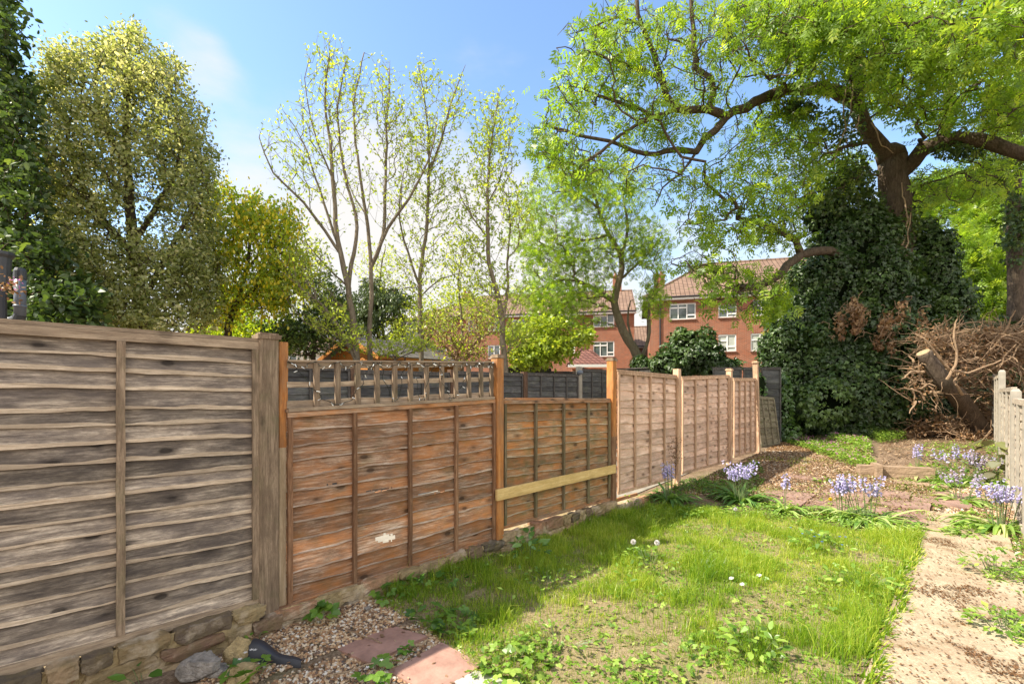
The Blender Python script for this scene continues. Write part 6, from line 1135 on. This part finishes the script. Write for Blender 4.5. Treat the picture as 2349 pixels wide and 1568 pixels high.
p = []
for k in range(2600): u = R.uniform(1.8, 6.3); q = UV(u, vl + R.normal() * .02 + .018 * math.sin(u * 5) + .02 * (math.sin(u * 13) > .2)); p.append(q)
p = np.array(p); p[:, 2] = gz(p[:, 0], p[:, 1]); mb = MB(); m = len(p); d = unit(m) * .6 + np.array([.5, -.5, .9]); scatter(mb, (LEAF[0] * [1, .3, 1], LEAF[1]), p, d, unit(m), .07 * R.uniform(.4, 1.3, m), R.rand(m)); mb.v = [np.concatenate(mb.v)]; mb.build('edge_grass', M['grass'], kind='stuff')
cover([(1480, 1175), (1740, 1150), (2125, 1215), (2120, 1250), (1990, 1240), (1740, 1190), (1500, 1190)], 4200, .035, 'weed', .07, OVAL, 'low_weeds', .35, 3, 2)
cover([(1700, 1130), (1990, 1090), (2140, 1100), (2150, 1215), (1960, 1190), (1740, 1145)], 2600, .03, 'weed', .04, OVAL, 'low_weeds', .52, 3, 6)
# ================================================================== SKY, SUN, CAMERA
SD = np.array([-.97, -.2, 0]); SD /= np.linalg.norm(SD); EL = math.radians(47); S3 = np.array([SD[0] * math.cos(EL), SD[1] * math.cos(EL), math.sin(EL)])
w = bpy.data.worlds.new('World'); sc.world = w; w.use_nodes = True; nt = w.node_tree; N = nt.nodes; L = nt.links; bg = N['Background']
sky = N.new('ShaderNodeTexSky'); sky.sky_type = 'NISHITA'; sky.sun_disc = False; sky.sun_elevation = EL; sky.sun_rotation = math.atan2(S3[0], S3[1]); sky.air_density = 1.2; sky.dust_density = .6; sky.ozone_density = 2.5
tc = N.new('ShaderNodeTexCoord'); sp = N.new('ShaderNodeSeparateXYZ'); L.new(tc.outputs['Generated'], sp.inputs[0])
def mth(op, a, b=0., c=None, cl=False):
    k = N.new('ShaderNodeMath'); k.operation = op; k.use_clamp = cl
    for i, v in enumerate((a, b) if c is None else (a, b, c)):
        if hasattr(v, 'is_linked'): L.new(v, k.inputs[i])
        else: k.inputs[i].default_value = v
    return k.outputs[0]
mp = N.new('ShaderNodeMapping'); mp.inputs['Scale'].default_value = (2.2, 2.2, 5.5); mp.inputs['Location'].default_value = (3.1, 1.7, .4); L.new(tc.outputs['Generated'], mp.inputs[0])
ns = N.new('ShaderNodeTexNoise'); ns.inputs['Scale'].default_value = 1.6; ns.inputs['Detail'].default_value = 9; ns.inputs['Roughness'].default_value = .55; L.new(mp.outputs[0], ns.inputs['Vector'])
dens = mth('MULTIPLY', mth('SUBTRACT', ns.outputs['Fac'], .5), 1.3)
def puff(x, y, wdt, amt):       # a cloud bank in one direction of the sky
    d = P(x, y, 1.) - [0, 0, HC]; d /= np.linalg.norm(d); vd = N.new('ShaderNodeVectorMath'); vd.operation = 'DOT_PRODUCT'; L.new(tc.outputs['Generated'], vd.inputs[0]); vd.inputs[1].default_value = tuple(d)
    mr = N.new('ShaderNodeMapRange'); mr.interpolation_type = 'SMOOTHSTEP'; L.new(vd.outputs['Value'], mr.inputs[0]); mr.inputs[1].default_value = math.cos(wdt); mr.inputs[2].default_value = 1.; mr.inputs[3].default_value = 0; mr.inputs[4].default_value = amt; return mr.outputs[0]
tot = dens
for q in ((430, 125, .08, .30), (490, 165, .07, .22), (550, 360, .13, .20), (760, 470, .25, .40), (980, 520, .30, .40), (1200, 580, .30, .35)): tot = mth('ADD', tot, puff(*q))
def band(sock, a, b, amt, t0=0.):
    k = N.new('ShaderNodeMapRange'); k.interpolation_type = 'SMOOTHSTEP'; L.new(sock, k.inputs[0]); k.inputs[1].default_value = a; k.inputs[2].default_value = b; k.inputs[3].default_value = t0; k.inputs[4].default_value = amt; return k.outputs[0]
tot = mth('ADD', tot, band(sp.outputs['Z'], .46, .0, 1.0)); tot = mth('ADD', tot, band(sp.outputs['Y'], .25, -.35, .7))  # Y band: unseen clouds behind and overhead, added as neutral fill light
cm = N.new('ShaderNodeMapRange'); cm.interpolation_type = 'SMOOTHSTEP'; L.new(tot, cm.inputs[0]); cm.inputs[1].default_value = .08; cm.inputs[2].default_value = .85; cm.inputs[4].default_value = .95
hs = N.new('ShaderNodeHueSaturation'); hs.inputs['Saturation'].default_value = 1.04; hs.inputs['Value'].default_value = .78; L.new(sky.outputs[0], hs.inputs['Color'])
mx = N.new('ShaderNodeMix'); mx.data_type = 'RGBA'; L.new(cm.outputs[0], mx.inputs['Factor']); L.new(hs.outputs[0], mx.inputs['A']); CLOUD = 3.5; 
cs_ = N.new('ShaderNodeMapRange'); cs_.interpolation_type = 'SMOOTHSTEP'; L.new(sp.outputs['Y'], cs_.inputs[0]); cs_.inputs[1].default_value = .35; cs_.inputs[2].default_value = -.3; cs_.inputs[3].default_value = 2.4; cs_.inputs[4].default_value = 3.7  # the added clouds out of view are set brighter for more fill
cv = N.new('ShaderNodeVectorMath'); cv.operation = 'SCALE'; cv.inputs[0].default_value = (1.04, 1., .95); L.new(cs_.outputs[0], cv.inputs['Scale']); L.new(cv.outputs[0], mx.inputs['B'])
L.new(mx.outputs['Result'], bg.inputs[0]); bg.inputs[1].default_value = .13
ld = bpy.data.lights.new('Sun', 'SUN'); ld.energy = 3.3; ld.angle = math.radians(.6); ld.color = (1, .91, .76); lo = bpy.data.objects.new('Sun', ld); COL.objects.link(lo)
from mathutils import Vector
lo.rotation_euler = Vector(tuple(-S3)).to_track_quat('-Z', 'Y').to_euler()
cd = bpy.data.cameras.new('Camera'); cam = bpy.data.objects.new('Camera', cd); COL.objects.link(cam); cam.location = (0, 0, HC); cam.rotation_euler = (PI / 2, 0, 0); cd.sensor_width = 36; cd.lens = 36 * F / 2349; cd.shift_y = (HY - 784) / 2349; cd.clip_end = 2000; cd.clip_start = .05; sc.camera = cam
vs_ = sc.view_settings; vs_.view_transform = 'Standard'; vs_.look = 'None'; vs_.exposure = 1.66; vs_.gamma = 1; vs_.use_curve_mapping = False
sc.cycles.max_bounces = 8; sc.cycles.diffuse_bounces = 4; sc.cycles.transmission_bounces = 4; sc.cycles.use_denoising = True
